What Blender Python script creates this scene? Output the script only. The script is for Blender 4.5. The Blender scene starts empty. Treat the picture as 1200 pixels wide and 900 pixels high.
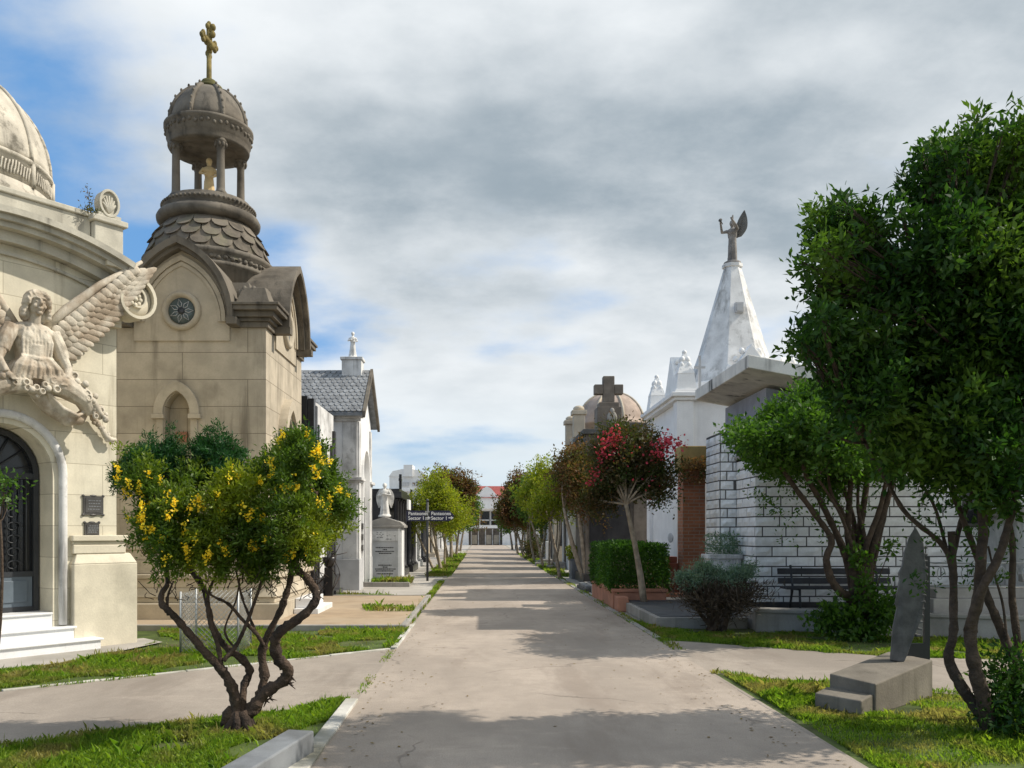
import bpy, math, random
import numpy as np
from mathutils import Vector, Matrix
R = math.radians
PI = math.pi
rnd = random.Random(7)
sc = bpy.context.scene
col = sc.collection

# ------------------------------------------------------------------ mesh builder
class MB:
    def __init__(s): s.v = []; s.f = []; s.sm = []
    def add(s, vs, fs, smooth=False):
        o = len(s.v); s.v.extend([tuple(p) for p in vs])
        for f in fs: s.f.append([i + o for i in f]); s.sm.append(smooth)
        return s
    def box(s, x0, x1, y0, y1, z0, z1):
        vs = [(x0,y0,z0),(x1,y0,z0),(x1,y1,z0),(x0,y1,z0),(x0,y0,z1),(x1,y0,z1),(x1,y1,z1),(x0,y1,z1)]
        return s.add(vs, [(0,3,2,1),(4,5,6,7),(0,1,5,4),(1,2,6,5),(2,3,7,6),(3,0,4,7)])
    def frustum(s, x0, x1, y0, y1, z0, z1, i):
        vs = [(x0,y0,z0),(x1,y0,z0),(x1,y1,z0),(x0,y1,z0),(x0+i,y0+i,z1),(x1-i,y0+i,z1),(x1-i,y1-i,z1),(x0+i,y1-i,z1)]
        return s.add(vs, [(0,3,2,1),(4,5,6,7),(0,1,5,4),(1,2,6,5),(2,3,7,6),(3,0,4,7)])
    def obox(s, c, size, rot=(0,0,0)):
        m = Matrix.Rotation(rot[2],3,'Z') @ Matrix.Rotation(rot[1],3,'Y') @ Matrix.Rotation(rot[0],3,'X')
        h = [k/2 for k in size]; vs = []
        for z in (-1,1):
            for x,y in ((-1,-1),(1,-1),(1,1),(-1,1)):
                vs.append(Vector(c) + m @ Vector((x*h[0],y*h[1],z*h[2])))
        return s.add(vs, [(0,3,2,1),(4,5,6,7),(0,1,5,4),(1,2,6,5),(2,3,7,6),(3,0,4,7)])
    def prism(s, poly, a, b, plane='xz', smooth=False):
        n = len(poly)
        if plane == 'xz': A=[(p[0],a,p[1]) for p in poly]; B=[(p[0],b,p[1]) for p in poly]
        elif plane == 'yz': A=[(a,p[0],p[1]) for p in poly]; B=[(b,p[0],p[1]) for p in poly]
        else: A=[(p[0],p[1],a) for p in poly]; B=[(p[0],p[1],b) for p in poly]
        o = len(s.v); s.v.extend(A + B)
        fl = [list(range(o, o+n)), list(range(o+2*n-1, o+n-1, -1))]
        for f in fl: s.f.append(f); s.sm.append(False)
        for i in range(n):
            j = (i+1) % n
            s.f.append([o+i, o+n+i, o+n+j, o+j]); s.sm.append(smooth)
        return s
    def ring(s, outer, inner, a, b, closed=True):
        # band between two xz polylines of equal length, thick from y=a to y=b
        n = len(outer)
        vs = [(p[0],a,p[1]) for p in outer]+[(p[0],a,p[1]) for p in inner]+[(p[0],b,p[1]) for p in outer]+[(p[0],b,p[1]) for p in inner]
        fs = []
        for i in range(n if closed else n-1):
            j = (i+1) % n
            fs += [(i,j,n+j,n+i),(2*n+i,3*n+i,3*n+j,2*n+j),(i,2*n+i,2*n+j,j),(n+i,n+j,3*n+j,3*n+i)]
        if not closed:
            fs += [(0,n,3*n,2*n),(n-1,3*n-1,4*n-1,2*n-1)]
        return s.add(vs, fs)
    def lathe(s, prof, seg=24, c=(0,0,0), a0=0, flat=False, wob=None):
        vs = []; fs = []; m = len(prof)
        for k in range(seg):
            a = a0 + 2*PI*k/seg; ca, sa = math.cos(a), math.sin(a)
            for r, z in prof:
                q = r if wob is None else r*wob(a, z)
                vs.append((c[0]+q*ca, c[1]+q*sa, c[2]+z))
        for k in range(seg):
            k2 = (k+1) % seg
            for i in range(m-1): fs.append((k*m+i, k2*m+i, k2*m+i+1, k*m+i+1))
        o = len(vs)
        s.add(vs, fs, not flat)
        b = len(s.v) - o
        s.f.append([b+k*m for k in range(seg)][::-1]); s.sm.append(False)
        s.f.append([b+k*m+m-1 for k in range(seg)]); s.sm.append(False)
        return s
    def tube(s, pts, rad, seg=8, jit=0):
        pts = [Vector(p) for p in pts]; n = len(pts)
        if not hasattr(rad, '__len__'): rad = [rad]*n
        vs = []; fs = []
        up = Vector((0.31,0.87,0.37)); prev = None
        for i in range(n):
            d = (pts[min(i+1,n-1)] - pts[max(i-1,0)]).normalized()
            u = (prev - d*prev.dot(d)) if prev is not None else (up - d*up.dot(d))
            if u.length < 1e-5: u = Vector((1,0,0)) - d*d.x
            u.normalize(); w = d.cross(u); prev = u
            for k in range(seg):
                a = 2*PI*k/seg; r = rad[i]*(1 + (rnd.uniform(-jit,jit) if jit else 0))
                vs.append(pts[i] + u*math.cos(a)*r + w*math.sin(a)*r)
        for i in range(n-1):
            for k in range(seg):
                k2 = (k+1) % seg
                fs.append((i*seg+k, i*seg+k2, (i+1)*seg+k2, (i+1)*seg+k))
        fs.append(list(range(seg))[::-1]); fs.append([(n-1)*seg+k for k in range(seg)])
        return s.add(vs, fs, True)
    def ball(s, c, r, rot=None, seg=14, rings=8):
        if not hasattr(r,'__len__'): r = (r,r,r)
        m = Matrix.Identity(3) if rot is None else (Matrix.Rotation(rot[2],3,'Z') @ Matrix.Rotation(rot[1],3,'Y') @ Matrix.Rotation(rot[0],3,'X'))
        vs = []; fs = []
        for i in range(rings+1):
            t = PI*i/rings
            for k in range(seg):
                a = 2*PI*k/seg
                vs.append(Vector(c) + m @ Vector((r[0]*math.sin(t)*math.cos(a), r[1]*math.sin(t)*math.sin(a), r[2]*math.cos(t))))
        for i in range(rings):
            for k in range(seg):
                k2 = (k+1)%seg
                fs.append((i*seg+k,(i+1)*seg+k,(i+1)*seg+k2,i*seg+k2))
        return s.add(vs, fs, True)
    def poly(s, pts): return s.add(pts, [list(range(len(pts)))])
    def xf(s, m):
        s.v = [tuple(m @ Vector(p)) for p in s.v]; return s
    def merge(s, o):
        k = len(s.v); s.v.extend(o.v)
        for f, q in zip(o.f, o.sm): s.f.append([i+k for i in f]); s.sm.append(q)
        return s
    def mesh(s, name):
        me = bpy.data.meshes.new(name); me.from_pydata(s.v, [], s.f)
        me.polygons.foreach_set('use_smooth', s.sm); me.update()
        return me

def link(name, me, m, parent=None, bevel=0, remesh=0, smooth=0):
    o = bpy.data.objects.new(name, me); col.objects.link(o)
    if m is not None: me.materials.append(m)
    if parent is not None: o.parent = parent
    if remesh:
        q = o.modifiers.new('r','REMESH'); q.mode = 'VOXEL'; q.voxel_size = remesh; q.use_smooth_shade = True
        if smooth:
            q = o.modifiers.new('s','SMOOTH'); q.factor = .5; q.iterations = smooth
    if bevel:
        q = o.modifiers.new('b','BEVEL'); q.width = bevel; q.segments = 2; q.limit_method = 'ANGLE'; q.angle_limit = R(40)
    return o
TZ = None
def part(parent, name, mb, m, label=None, **k):
    if TZ: mb.v = [(p[0],p[1],TZ(p[2])) for p in mb.v]
    o = link(name, mb.mesh(name), m, parent, **k)
    if label: o['label'] = label
    return o
def tag(o, label, cat, group=None):
    o['label'] = label; o['category'] = cat
    if group: o['group'] = group
    return o
def thing(name, label, cat, loc=(0,0,0), rz=0, group=None):
    o = bpy.data.objects.new(name, None); col.objects.link(o); o.empty_display_size = .2
    o.location = loc; o.rotation_euler = (0,0,rz)
    return tag(o, label, cat, group)
def struct(name, mb, m, kind='structure', **k):
    o = link(name, mb.mesh(name), m, **k); o['kind'] = kind; return o
def copy_thing(root, loc, rz=0, label=None, scale=None):
    r = root.copy(); col.objects.link(r); r.location = loc; r.rotation_euler = (0,0,rz)
    if scale: r.scale = scale
    if label: r['label'] = label
    def rec(a, b):
        for ch in list(a.children):
            c = ch.copy(); col.objects.link(c); c.parent = b; rec(ch, c)
    rec(root, r)
    return r

# ------------------------------------------------------------------ materials
def nt_new(name):
    m = bpy.data.materials.new(name); m.use_nodes = True
    nt = m.node_tree; nt.nodes.clear()
    out = nt.nodes.new('ShaderNodeOutputMaterial')
    return m, nt, out
def N(nt, t, **k):
    n = nt.nodes.new(t)
    for a, b in k.items():
        if a in n.inputs.keys() if isinstance(a,str) else False: n.inputs[a].default_value = b
        else: setattr(n, a, b)
    return n
def val(nt, op, a, b=None, clamp=False):
    n = nt.nodes.new('ShaderNodeMath'); n.operation = op; n.use_clamp = clamp
    for i, q in enumerate((a, b)):
        if q is None: continue
        if isinstance(q, (int,float)): n.inputs[i].default_value = q
        else: nt.links.new(q, n.inputs[i])
    return n.outputs[0]
def mixc(nt, f, a, b, mode='MIX'):
    n = nt.nodes.new('ShaderNodeMix'); n.data_type = 'RGBA'; n.blend_type = mode
    for i, q in ((0,f),(6,a),(7,b)):
        if isinstance(q,(int,float)): n.inputs[i].default_value = q
        elif isinstance(q, tuple): n.inputs[i].default_value = (*q[:3],1)
        else: nt.links.new(q, n.inputs[i])
    return n.outputs[2]
def ramp(nt, src, lo, hi):
    n = nt.nodes.new('ShaderNodeMapRange'); n.inputs[1].default_value = lo; n.inputs[2].default_value = hi
    n.interpolation_type = 'SMOOTHSTEP'; nt.links.new(src, n.inputs[0]); return n.outputs[0]
def noise(nt, vec, scale, detail=6, rough=.55, mp=None, off=0):
    if mp is not None or off:
        q = nt.nodes.new('ShaderNodeMapping'); q.inputs['Scale'].default_value = mp or (1,1,1); q.inputs['Location'].default_value = (off,off*.7,off*.3)
        nt.links.new(vec, q.inputs[0]); vec = q.outputs[0]
    n = nt.nodes.new('ShaderNodeTexNoise'); n.inputs['Scale'].default_value = scale
    n.inputs['Detail'].default_value = detail; n.inputs['Roughness'].default_value = rough
    nt.links.new(vec, n.inputs['Vector']); return n.outputs['Fac']
def wallvec(nt, tc):
    sx = nt.nodes.new('ShaderNodeSeparateXYZ'); nt.links.new(tc.outputs['Object'], sx.inputs[0])
    sn = nt.nodes.new('ShaderNodeSeparateXYZ'); nt.links.new(tc.outputs['Normal'], sn.inputs[0])
    k = val(nt,'GREATER_THAN', val(nt,'ABSOLUTE', sn.outputs[0]), .7)
    u = val(nt,'ADD', val(nt,'MULTIPLY', sx.outputs[0], val(nt,'SUBTRACT',1.0,k)), val(nt,'MULTIPLY', sx.outputs[1], k))
    c = nt.nodes.new('ShaderNodeCombineXYZ'); nt.links.new(u, c.inputs[0]); nt.links.new(sx.outputs[2], c.inputs[1])
    return c.outputs[0]
def stone(name, base, var=.18, stain=(.08,.07,.055), amt=.35, streak=.3, rough=.85, bump=.25, scale=3.0, fine=40,
          brick=None, mortar=None, moss=None, spec=.3, metal=0, world=False, b2=None, island=0):
    m, nt, out = nt_new(name)
    tc = nt.nodes.new('ShaderNodeTexCoord'); vec = tc.outputs['Object']
    if world:
        g = nt.nodes.new('ShaderNodeNewGeometry'); vec = g.outputs['Position']
    p = nt.nodes.new('ShaderNodeBsdfPrincipled'); p.inputs['Roughness'].default_value = rough
    p.inputs['Specular IOR Level'].default_value = spec; p.inputs['Metallic'].default_value = metal
    n1 = noise(nt, vec, scale); n2 = noise(nt, vec, fine, 4, .6); n3 = noise(nt, vec, scale*.35, 5, .6, off=13)
    c0 = mixc(nt, ramp(nt, n1, .3, .7), tuple(b*(1-var) for b in base), tuple(min(.95,b*(1+var)) for b in base))
    c0 = mixc(nt, val(nt,'MULTIPLY', ramp(nt, n2, .35,.75), .25), c0, tuple(b*.7 for b in base))
    if b2: c0 = mixc(nt, ramp(nt, n3, .4, .62), c0, b2)
    h = val(nt,'ADD', val(nt,'MULTIPLY',n1,.5), val(nt,'MULTIPLY',n2,.5))
    if brick:
        bt = nt.nodes.new('ShaderNodeTexBrick'); nt.links.new(wallvec(nt,tc), bt.inputs['Vector'])
        bt.inputs['Scale'].default_value = 1; bt.inputs['Brick Width'].default_value = brick[0]; bt.inputs['Row Height'].default_value = brick[1]
        bt.inputs['Mortar Size'].default_value = brick[2]; bt.inputs['Mortar Smooth'].default_value = .3; bt.inputs['Bias'].default_value = 0
        bt.inputs['Color1'].default_value = (.8,.8,.8,1); bt.inputs['Color2'].default_value = (1.0,1.0,1.0,1); bt.inputs['Mortar'].default_value = (.9,.9,.9,1)
        c0 = mixc(nt, .75, c0, bt.outputs['Color'], 'MULTIPLY')
        c0 = mixc(nt, val(nt,'MULTIPLY',bt.outputs['Fac'],.85), c0, mortar or tuple(b*.4 for b in base))
        h = val(nt,'SUBTRACT', h, val(nt,'MULTIPLY', bt.outputs['Fac'], 1.2))
    if amt: c0 = mixc(nt, val(nt,'MULTIPLY', ramp(nt, n3, .5, .75), amt), c0, stain)
    if streak:
        s1 = noise(nt, vec, 1.0, 6, .65, mp=(4.5,4.5,.35)); s2 = noise(nt, vec, .9, 3, off=5)
        c0 = mixc(nt, val(nt,'MULTIPLY', val(nt,'MULTIPLY', ramp(nt,s1,.5,.72), ramp(nt,s2,.35,.6)), streak), c0, stain)
    if moss:
        s3 = noise(nt, vec, 2.5, 8, .7, off=21)
        c0 = mixc(nt, val(nt,'MULTIPLY', ramp(nt,s3,.52,.66), moss[1]), c0, moss[0])
    if island:
        gi = nt.nodes.new('ShaderNodeNewGeometry'); c0 = mixc(nt, val(nt,'MULTIPLY', gi.outputs['Random Per Island'], island), c0, tuple(q*.35 for q in base))
    nt.links.new(c0, p.inputs['Base Color'])
    b = nt.nodes.new('ShaderNodeBump'); b.inputs['Strength'].default_value = bump; b.inputs['Distance'].default_value = .02 if bump < .8 else .05
    nt.links.new(h, b.inputs['Height']); nt.links.new(b.outputs[0], p.inputs['Normal'])
    nt.links.new(p.outputs[0], out.inputs[0])
    return m
def leafmat(name, c1, c2, c3=None, trans=.35, gloss=.025, rough=.5):
    m, nt, out = nt_new(name)
    g = nt.nodes.new('ShaderNodeNewGeometry')
    c = mixc(nt, g.outputs['Random Per Island'], c1, c2)
    if c3:
        nz = noise(nt, g.outputs['Position'], 1.7, 3)
        c = mixc(nt, ramp(nt, nz, .45, .65), c, c3)
    d = nt.nodes.new('ShaderNodeBsdfDiffuse'); t = nt.nodes.new('ShaderNodeBsdfTranslucent'); s = nt.nodes.new('ShaderNodeBsdfGlossy')
    s.inputs['Roughness'].default_value = rough
    nt.links.new(c, d.inputs[0])
    tcol = mixc(nt, .55, c, (.9,1.0,.25), 'MULTIPLY'); hs = nt.nodes.new('ShaderNodeHueSaturation'); hs.inputs['Value'].default_value = 2.2
    nt.links.new(tcol, hs.inputs['Color']); nt.links.new(hs.outputs[0], t.inputs[0])
    a = nt.nodes.new('ShaderNodeMixShader'); a.inputs[0].default_value = trans
    nt.links.new(d.outputs[0], a.inputs[1]); nt.links.new(t.outputs[0], a.inputs[2])
    b = nt.nodes.new('ShaderNodeMixShader'); b.inputs[0].default_value = gloss
    nt.links.new(a.outputs[0], b.inputs[1]); nt.links.new(s.outputs[0], b.inputs[2])
    nt.links.new(b.outputs[0], out.inputs[0])
    return m
def plain(name, c, rough=.5, metal=0, spec=.5, var=.1):
    return stone(name, c, var=var, amt=.15, streak=0, rough=rough, bump=.05, metal=metal, spec=spec)

M = {}
M['cream'] = stone('cream_render', (.76,.70,.55), var=.09, stain=(.25,.21,.14), amt=.3, streak=.6, brick=(1.3,.42,.005), mortar=(.36,.31,.22), bump=.18)
M['cream_plain'] = stone('cream_stone', (.66,.60,.47), var=.1, stain=(.17,.15,.11), amt=.35, streak=.4, bump=.25)
M['cream_dirty'] = stone('stained_cream_stone', (.50,.47,.39), var=.15, stain=(.10,.09,.075), amt=.6, streak=.8, bump=.35)
M['statue'] = stone('weathered_marble', (.60,.54,.44), var=.18, stain=(.20,.145,.095), amt=.75, streak=.75, bump=.6, scale=7, fine=60, b2=(.44,.36,.27), moss=((.16,.13,.09),.55))
M['statue_white'] = stone('white_marble', (.72,.70,.66), var=.15, stain=(.10,.095,.09), amt=.7, streak=.5, bump=.3, scale=6)
M['angel_grey'] = stone('blotched_grey_marble', (.24,.22,.20), var=.35, stain=(.045,.04,.04), amt=.8, streak=.7, bump=.4, scale=5)
M['statue_gold'] = stone('yellowed_marble', (.62,.46,.24), var=.15, stain=(.3,.2,.1), amt=.4, streak=.3, bump=.3, scale=6)
M['dome_cream'] = stone('stained_dome_plaster', (.56,.51,.42), var=.16, stain=(.07,.06,.05), amt=.45, streak=.85, bump=.35, moss=((.09,.08,.06),.8))
M['tower'] = stone('sandstone_ashlar', (.52,.45,.345), var=.13, stain=(.16,.135,.10), amt=.45, streak=.8, brick=(2.3,.475,.007), mortar=(.17,.14,.10), bump=.2)
M['tower_plain'] = stone('sandstone', (.49,.425,.325), var=.12, stain=(.12,.1,.07), amt=.45, streak=.5, bump=.25)
M['tower_dark'] = stone('blackened_sandstone', (.135,.115,.09), var=.35, stain=(.035,.032,.028), amt=.75, streak=.8, bump=.5, b2=(.20,.175,.14))
M['slate_tile'] = stone('weathered_roof_scale', (.16,.135,.105), var=.4, stain=(.045,.04,.034), amt=.6, streak=.6, bump=.5, scale=5, b2=(.24,.205,.16), moss=((.20,.19,.12),.5), island=.5)
M['moss'] = stone('mossy_stone', (.13,.12,.04), var=.4, stain=(.06,.055,.03), amt=.5, bump=.5)
M['gilt'] = stone('tarnished_gilt', (.22,.17,.06), var=.3, stain=(.05,.05,.02), amt=.6, bump=.4, scale=9)
M['white'] = stone('white_limewash', (.84,.83,.81), var=.05, stain=(.5,.48,.44), amt=.2, streak=.25, bump=.12)
M['white_dirty'] = stone('dirty_limewash', (.70,.69,.67), var=.12, stain=(.14,.13,.12), amt=.5, streak=.85, moss=((.3,.29,.27),.6), bump=.3)
M['grey_plaster'] = stone('grey_plaster', (.50,.50,.50), var=.1, stain=(.2,.19,.18), amt=.4, streak=.5, bump=.15)
M['lilac_plaster'] = stone('bluish_grey_plaster', (.33,.34,.39), var=.12, stain=(.16,.16,.17), amt=.4, streak=.6, bump=.15)
M['white_block'] = stone('white_rusticated_block', (.90,.90,.88), var=.07, stain=(.42,.41,.38), amt=.3, streak=.45, bump=.6, scale=7, fine=30, island=.22)
M['mortar'] = stone('blackened_mortar', (.09,.085,.08), var=.3, bump=.4)
M['concrete'] = stone('weathered_concrete', (.33,.31,.28), var=.15, stain=(.10,.095,.08), amt=.5, streak=.4, bump=.3)
M['concrete_roof'] = stone('streaked_concrete_slab', (.74,.71,.65), var=.1, stain=(.05,.048,.045), amt=.3, streak=1.0, bump=.3)
M['kerb'] = stone('whitewashed_kerb', (.58,.56,.51), var=.2, stain=(.2,.19,.14), amt=.85, b2=(.42,.40,.34), bump=.4, world=True)
M['redbrick'] = stone('red_brick', (.40,.165,.09), var=.25, stain=(.12,.08,.06), amt=.4, streak=.3, brick=(.23,.075,.009), mortar=(.32,.26,.21), bump=.4)
M['terracotta'] = stone('terracotta_render', (.42,.2,.13), var=.15, stain=(.16,.1,.07), amt=.5, streak=.4, bump=.25)
M['redgranite'] = stone('red_granite', (.26,.09,.06), var=.3, amt=.2, streak=0, rough=.3, bump=.05, fine=90)
M['ochre'] = stone('ochre_render', (.40,.29,.11), var=.2, stain=(.13,.1,.05), amt=.5, streak=.5, bump=.3)
M['granite_black'] = stone('black_granite', (.035,.034,.036), var=.3, stain=(.09,.085,.08), amt=.4, streak=.2, rough=.3, bump=.04, fine=120)
M['granite_grey'] = stone('grey_granite', (.19,.20,.21), var=.3, stain=(.12,.12,.11), amt=.5, rough=.6, bump=.2, fine=120)
M['marble_step'] = stone('white_marble_step', (.80,.80,.80), var=.06, stain=(.35,.33,.3), amt=.35, streak=.2, rough=.45, bump=.06)
M['slate'] = stone('grey_slate', (.27,.28,.29), var=.25, stain=(.12,.12,.12), amt=.5, streak=.3, bump=.3, scale=8, island=.4)
M['pedestal'] = stone('brownish_worn_concrete', (.20,.175,.14), var=.2, stain=(.08,.07,.05), amt=.6, streak=.6, bump=.4)
M['sculpt'] = stone('split_black_slate', (.125,.124,.122), var=.3, stain=(.19,.19,.19), amt=.4, streak=.5, rough=.6, bump=.5, scale=8)
M['iron'] = plain('dark_painted_iron', (.03,.033,.038), .45)
M['iron_blue'] = plain('blue_grey_painted_iron', (.12,.15,.18), .5)
M['bronze'] = stone('dark_bronze', (.10,.095,.09), var=.3, amt=.3, streak=.2, rough=.5, metal=.5, bump=.4, fine=60)
M['galv'] = plain('galvanised_steel', (.42,.43,.42), .5, .6)
M['glass_dark'] = plain('dark_window_glass', (.02,.022,.025), .15)
M['glass_rose'] = plain('dusty_window_glass', (.10,.13,.13), .25)
M['sign'] = plain('navy_sign_enamel', (.012,.014,.05), .4)
M['sign_white'] = plain('white_lettering', (.8,.8,.8), .5)
M['bench'] = stone('dark_bench_timber', (.035,.037,.042), var=.3, amt=.3, streak=0, rough=.6, bump=.2)
M['red_roof'] = stone('red_roof_tiles', (.30,.07,.06), var=.2, amt=.3, bump=.3)
M['beige'] = stone('beige_plaster', (.52,.45,.35), var=.12, stain=(.2,.17,.12), amt=.4, streak=.5, bump=.2)
M['pinkish'] = stone('pinkish_dome_plaster', (.42,.33,.27), var=.15, stain=(.12,.1,.085), amt=.5, streak=.6, bump=.25)
M['brownstone'] = stone('brownish_dark_stone', (.19,.16,.13), var=.25, stain=(.07,.06,.05), amt=.5, streak=.6, bump=.3)
M['lead'] = stone('dark_grey_stone', (.12,.115,.105), var=.25, stain=(.05,.05,.05), amt=.4, streak=.5, bump=.3)
M['bark_dark'] = stone('dark_rough_bark', (.055,.038,.028), var=.4, stain=(.03,.022,.017), amt=.6, streak=.6, bump=1.0, scale=14, b2=(.12,.08,.055))
M['bark_brown'] = stone('brown_bark', (.075,.053,.037), var=.35, stain=(.04,.032,.025), amt=.5, streak=.5, bump=.8, scale=12)
M['bark_pale'] = stone('pale_smooth_bark', (.33,.27,.20), var=.3, stain=(.13,.10,.07), amt=.5, streak=.5, bump=.4, scale=10)
M['plank'] = plain('dark_door', (.03,.028,.027), .5)
M['lawn'] = stone('lawn_soil', (.07,.10,.022), var=.4, stain=(.12,.09,.05), amt=.6, streak=0, bump=.6, scale=2.2, world=True)
M['ground'] = stone('trodden_ground', (.30,.27,.22), var=.2, stain=(.16,.15,.08), amt=.6, streak=0, bump=.4, scale=.8, world=True)
M['paving'] = stone('pale_cement_paving', (.40,.37,.33), var=.12, stain=(.18,.17,.13), amt=.5, streak=0, bump=.25, scale=1.5, world=True)
M['slabtop'] = stone('brown_cement_slab', (.36,.27,.18), var=.14, stain=(.18,.13,.09), amt=.5, streak=0, bump=.25, scale=2, world=True, b2=(.42,.33,.23))
M['tile_floor'] = stone('dark_floor_tiles', (.09,.095,.10), var=.25, stain=(.2,.19,.17), amt=.5, streak=0, rough=.6, bump=.1, world=True)

def roadmat(name, base, joint):
    m, nt, out = nt_new(name)
    g = nt.nodes.new('ShaderNodeNewGeometry'); v = g.outputs['Position']
    p = nt.nodes.new('ShaderNodeBsdfPrincipled'); p.inputs['Roughness'].default_value = .8; p.inputs['Specular IOR Level'].default_value = .3
    a = noise(nt, v, .55, 7, .6, mp=(1,.55,1)); b = noise(nt, v, 5, 6, .65); f = noise(nt, v, 90, 3, .7)
    st = noise(nt, v, 1.3, 8, .65, mp=(1,.22,1), off=31); w = noise(nt, v, 2.2, 7, .7, mp=(.35,1.2,1), off=9)
    c = mixc(nt, ramp(nt,a,.35,.65), tuple(q*.76 for q in base), tuple(q*1.12 for q in base))
    c = mixc(nt, val(nt,'MULTIPLY',ramp(nt,b,.4,.75),.5), c, tuple(q*.72 for q in base))
    c = mixc(nt, val(nt,'MULTIPLY',ramp(nt,st,.5,.68),.6), c, (base[0]*.58,base[1]*.55,base[2]*.53))
    c = mixc(nt, val(nt,'MULTIPLY',ramp(nt,w,.56,.7),.45), c, (base[0]*1.32,base[1]*1.3,base[2]*1.28))
    c = mixc(nt, val(nt,'MULTIPLY',ramp(nt,f,.35,.7),.5), c, tuple(q*.5 for q in base))
    vo = nt.nodes.new('ShaderNodeTexVoronoi'); vo.feature = 'DISTANCE_TO_EDGE'; vo.inputs['Scale'].default_value = .33
    wn = nt.nodes.new('ShaderNodeTexNoise'); wn.inputs['Scale'].default_value = 1.6; wn.inputs['Detail'].default_value = 6; nt.links.new(v, wn.inputs['Vector'])
    ad = nt.nodes.new('ShaderNodeVectorMath'); ad.operation = 'MULTIPLY_ADD'; ad.inputs[1].default_value = (.7,.7,0)
    nt.links.new(wn.outputs['Color'], ad.inputs[0]); nt.links.new(v, ad.inputs[2]); nt.links.new(ad.outputs[0], vo.inputs['Vector'])
    cr = val(nt,'SUBTRACT',1.0, ramp(nt, vo.outputs['Distance'], .0, .006))
    gap = noise(nt, v, .8, 3, off=17)
    cr = val(nt,'MULTIPLY', cr, ramp(nt,gap,.48,.56))
    c = mixc(nt, val(nt,'MULTIPLY',cr,.5), c, (.12,.10,.08))
    nt.links.new(c, p.inputs['Base Color'])
    bp = nt.nodes.new('ShaderNodeBump'); bp.inputs['Strength'].default_value = .35; bp.inputs['Distance'].default_value = .01
    h = val(nt,'SUBTRACT', val(nt,'ADD', val(nt,'MULTIPLY',f,.6), b), cr)
    nt.links.new(h, bp.inputs['Height']); nt.links.new(bp.outputs[0], p.inputs['Normal'])
    nt.links.new(p.outputs[0], out.inputs[0]); return m
M['road'] = roadmat('worn_concrete_road', (.44,.37,.305), 3)
M['path'] = roadmat('worn_concrete_path', (.38,.325,.27), 3)

L = {}
L['big'] = leafmat('glossy_dark_green_leaves', (.012,.040,.007), (.038,.095,.011), (.075,.135,.016), trans=.3, gloss=.018)
L['mid'] = leafmat('fresh_green_leaves', (.026,.070,.008), (.075,.155,.014), trans=.35)
L['yellowtree'] = leafmat('dense_green_sprays', (.04,.085,.010), (.10,.165,.014), (.20,.24,.012), trans=.3)
L['darkspray'] = leafmat('bluish_green_sprays', (.015,.06,.018), (.03,.095,.024), trans=.25)
L['goldflower'] = leafmat('yellow_blossom', (.80,.50,.012), (.85,.70,.06), trans=.3, gloss=.02)
L['red'] = leafmat('reddish_green_leaves', (.07,.06,.018), (.20,.085,.04), (.07,.08,.016), trans=.35)
L['crape'] = leafmat('olive_bronze_leaves', (.03,.045,.012), (.10,.055,.022), (.045,.07,.014), trans=.3)
L['lime'] = leafmat('yellow_green_leaves', (.13,.18,.012), (.26,.26,.02), trans=.45)
L['green'] = leafmat('mid_green_leaves', (.04,.09,.015), (.085,.14,.02), trans=.4)
L['pink'] = leafmat('pink_red_blossom', (.30,.03,.045), (.62,.08,.13), trans=.3, gloss=.02)
L['hedge'] = leafmat('clipped_hedge_leaves', (.022,.07,.008), (.055,.13,.012), trans=.3)
L['bluegrey'] = leafmat('blue_grey_needles', (.10,.17,.125), (.20,.28,.19), trans=.25)
L['grass'] = leafmat('grass_blades', (.10,.20,.012), (.22,.31,.025), (.27,.24,.08), trans=.45, gloss=.04)
L['litter'] = leafmat('fallen_dry_leaves', (.10,.06,.025), (.22,.16,.05), trans=.1)
L['dry'] = leafmat('dry_twigs', (.045,.033,.025), (.11,.085,.06), trans=.1)

# ------------------------------------------------------------------ foliage
def quads_mesh(name, V):
    n = V.shape[0]; k = V.shape[1]
    me = bpy.data.meshes.new(name)
    me.vertices.add(n*k); me.vertices.foreach_set('co', V.reshape(-1).astype(np.float32))
    me.loops.add(n*k); me.loops.foreach_set('vertex_index', np.arange(n*k, dtype=np.int32))
    me.polygons.add(n); me.polygons.foreach_set('loop_start', np.arange(n, dtype=np.int32)*k)
    me.update(calc_edges=True); return me
def nrm(a): return a/np.maximum(np.linalg.norm(a,axis=1,keepdims=True),1e-6)
def leaf_quads(rng, c, out, size, aspect=.5, up=.6, droop=0.0):
    n = len(c)
    ax = nrm(out*.8 + rng.normal(size=(n,3))*.75 + np.array([0,0,.25-droop]))
    no = nrm(rng.normal(size=(n,3))*.8 + np.array([0,0,up]) + out*.3)
    b = nrm(np.cross(ax, no)); no = np.cross(b, ax)
    Ln = (size*rng.uniform(.65,1.3,n))[:,None]; W = Ln*aspect*.5
    V = np.stack([c, c+ax*Ln*.45+b*W+no*Ln*.08, c+ax*Ln, c+ax*Ln*.45-b*W+no*Ln*.08], axis=1)
    return V
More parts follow.
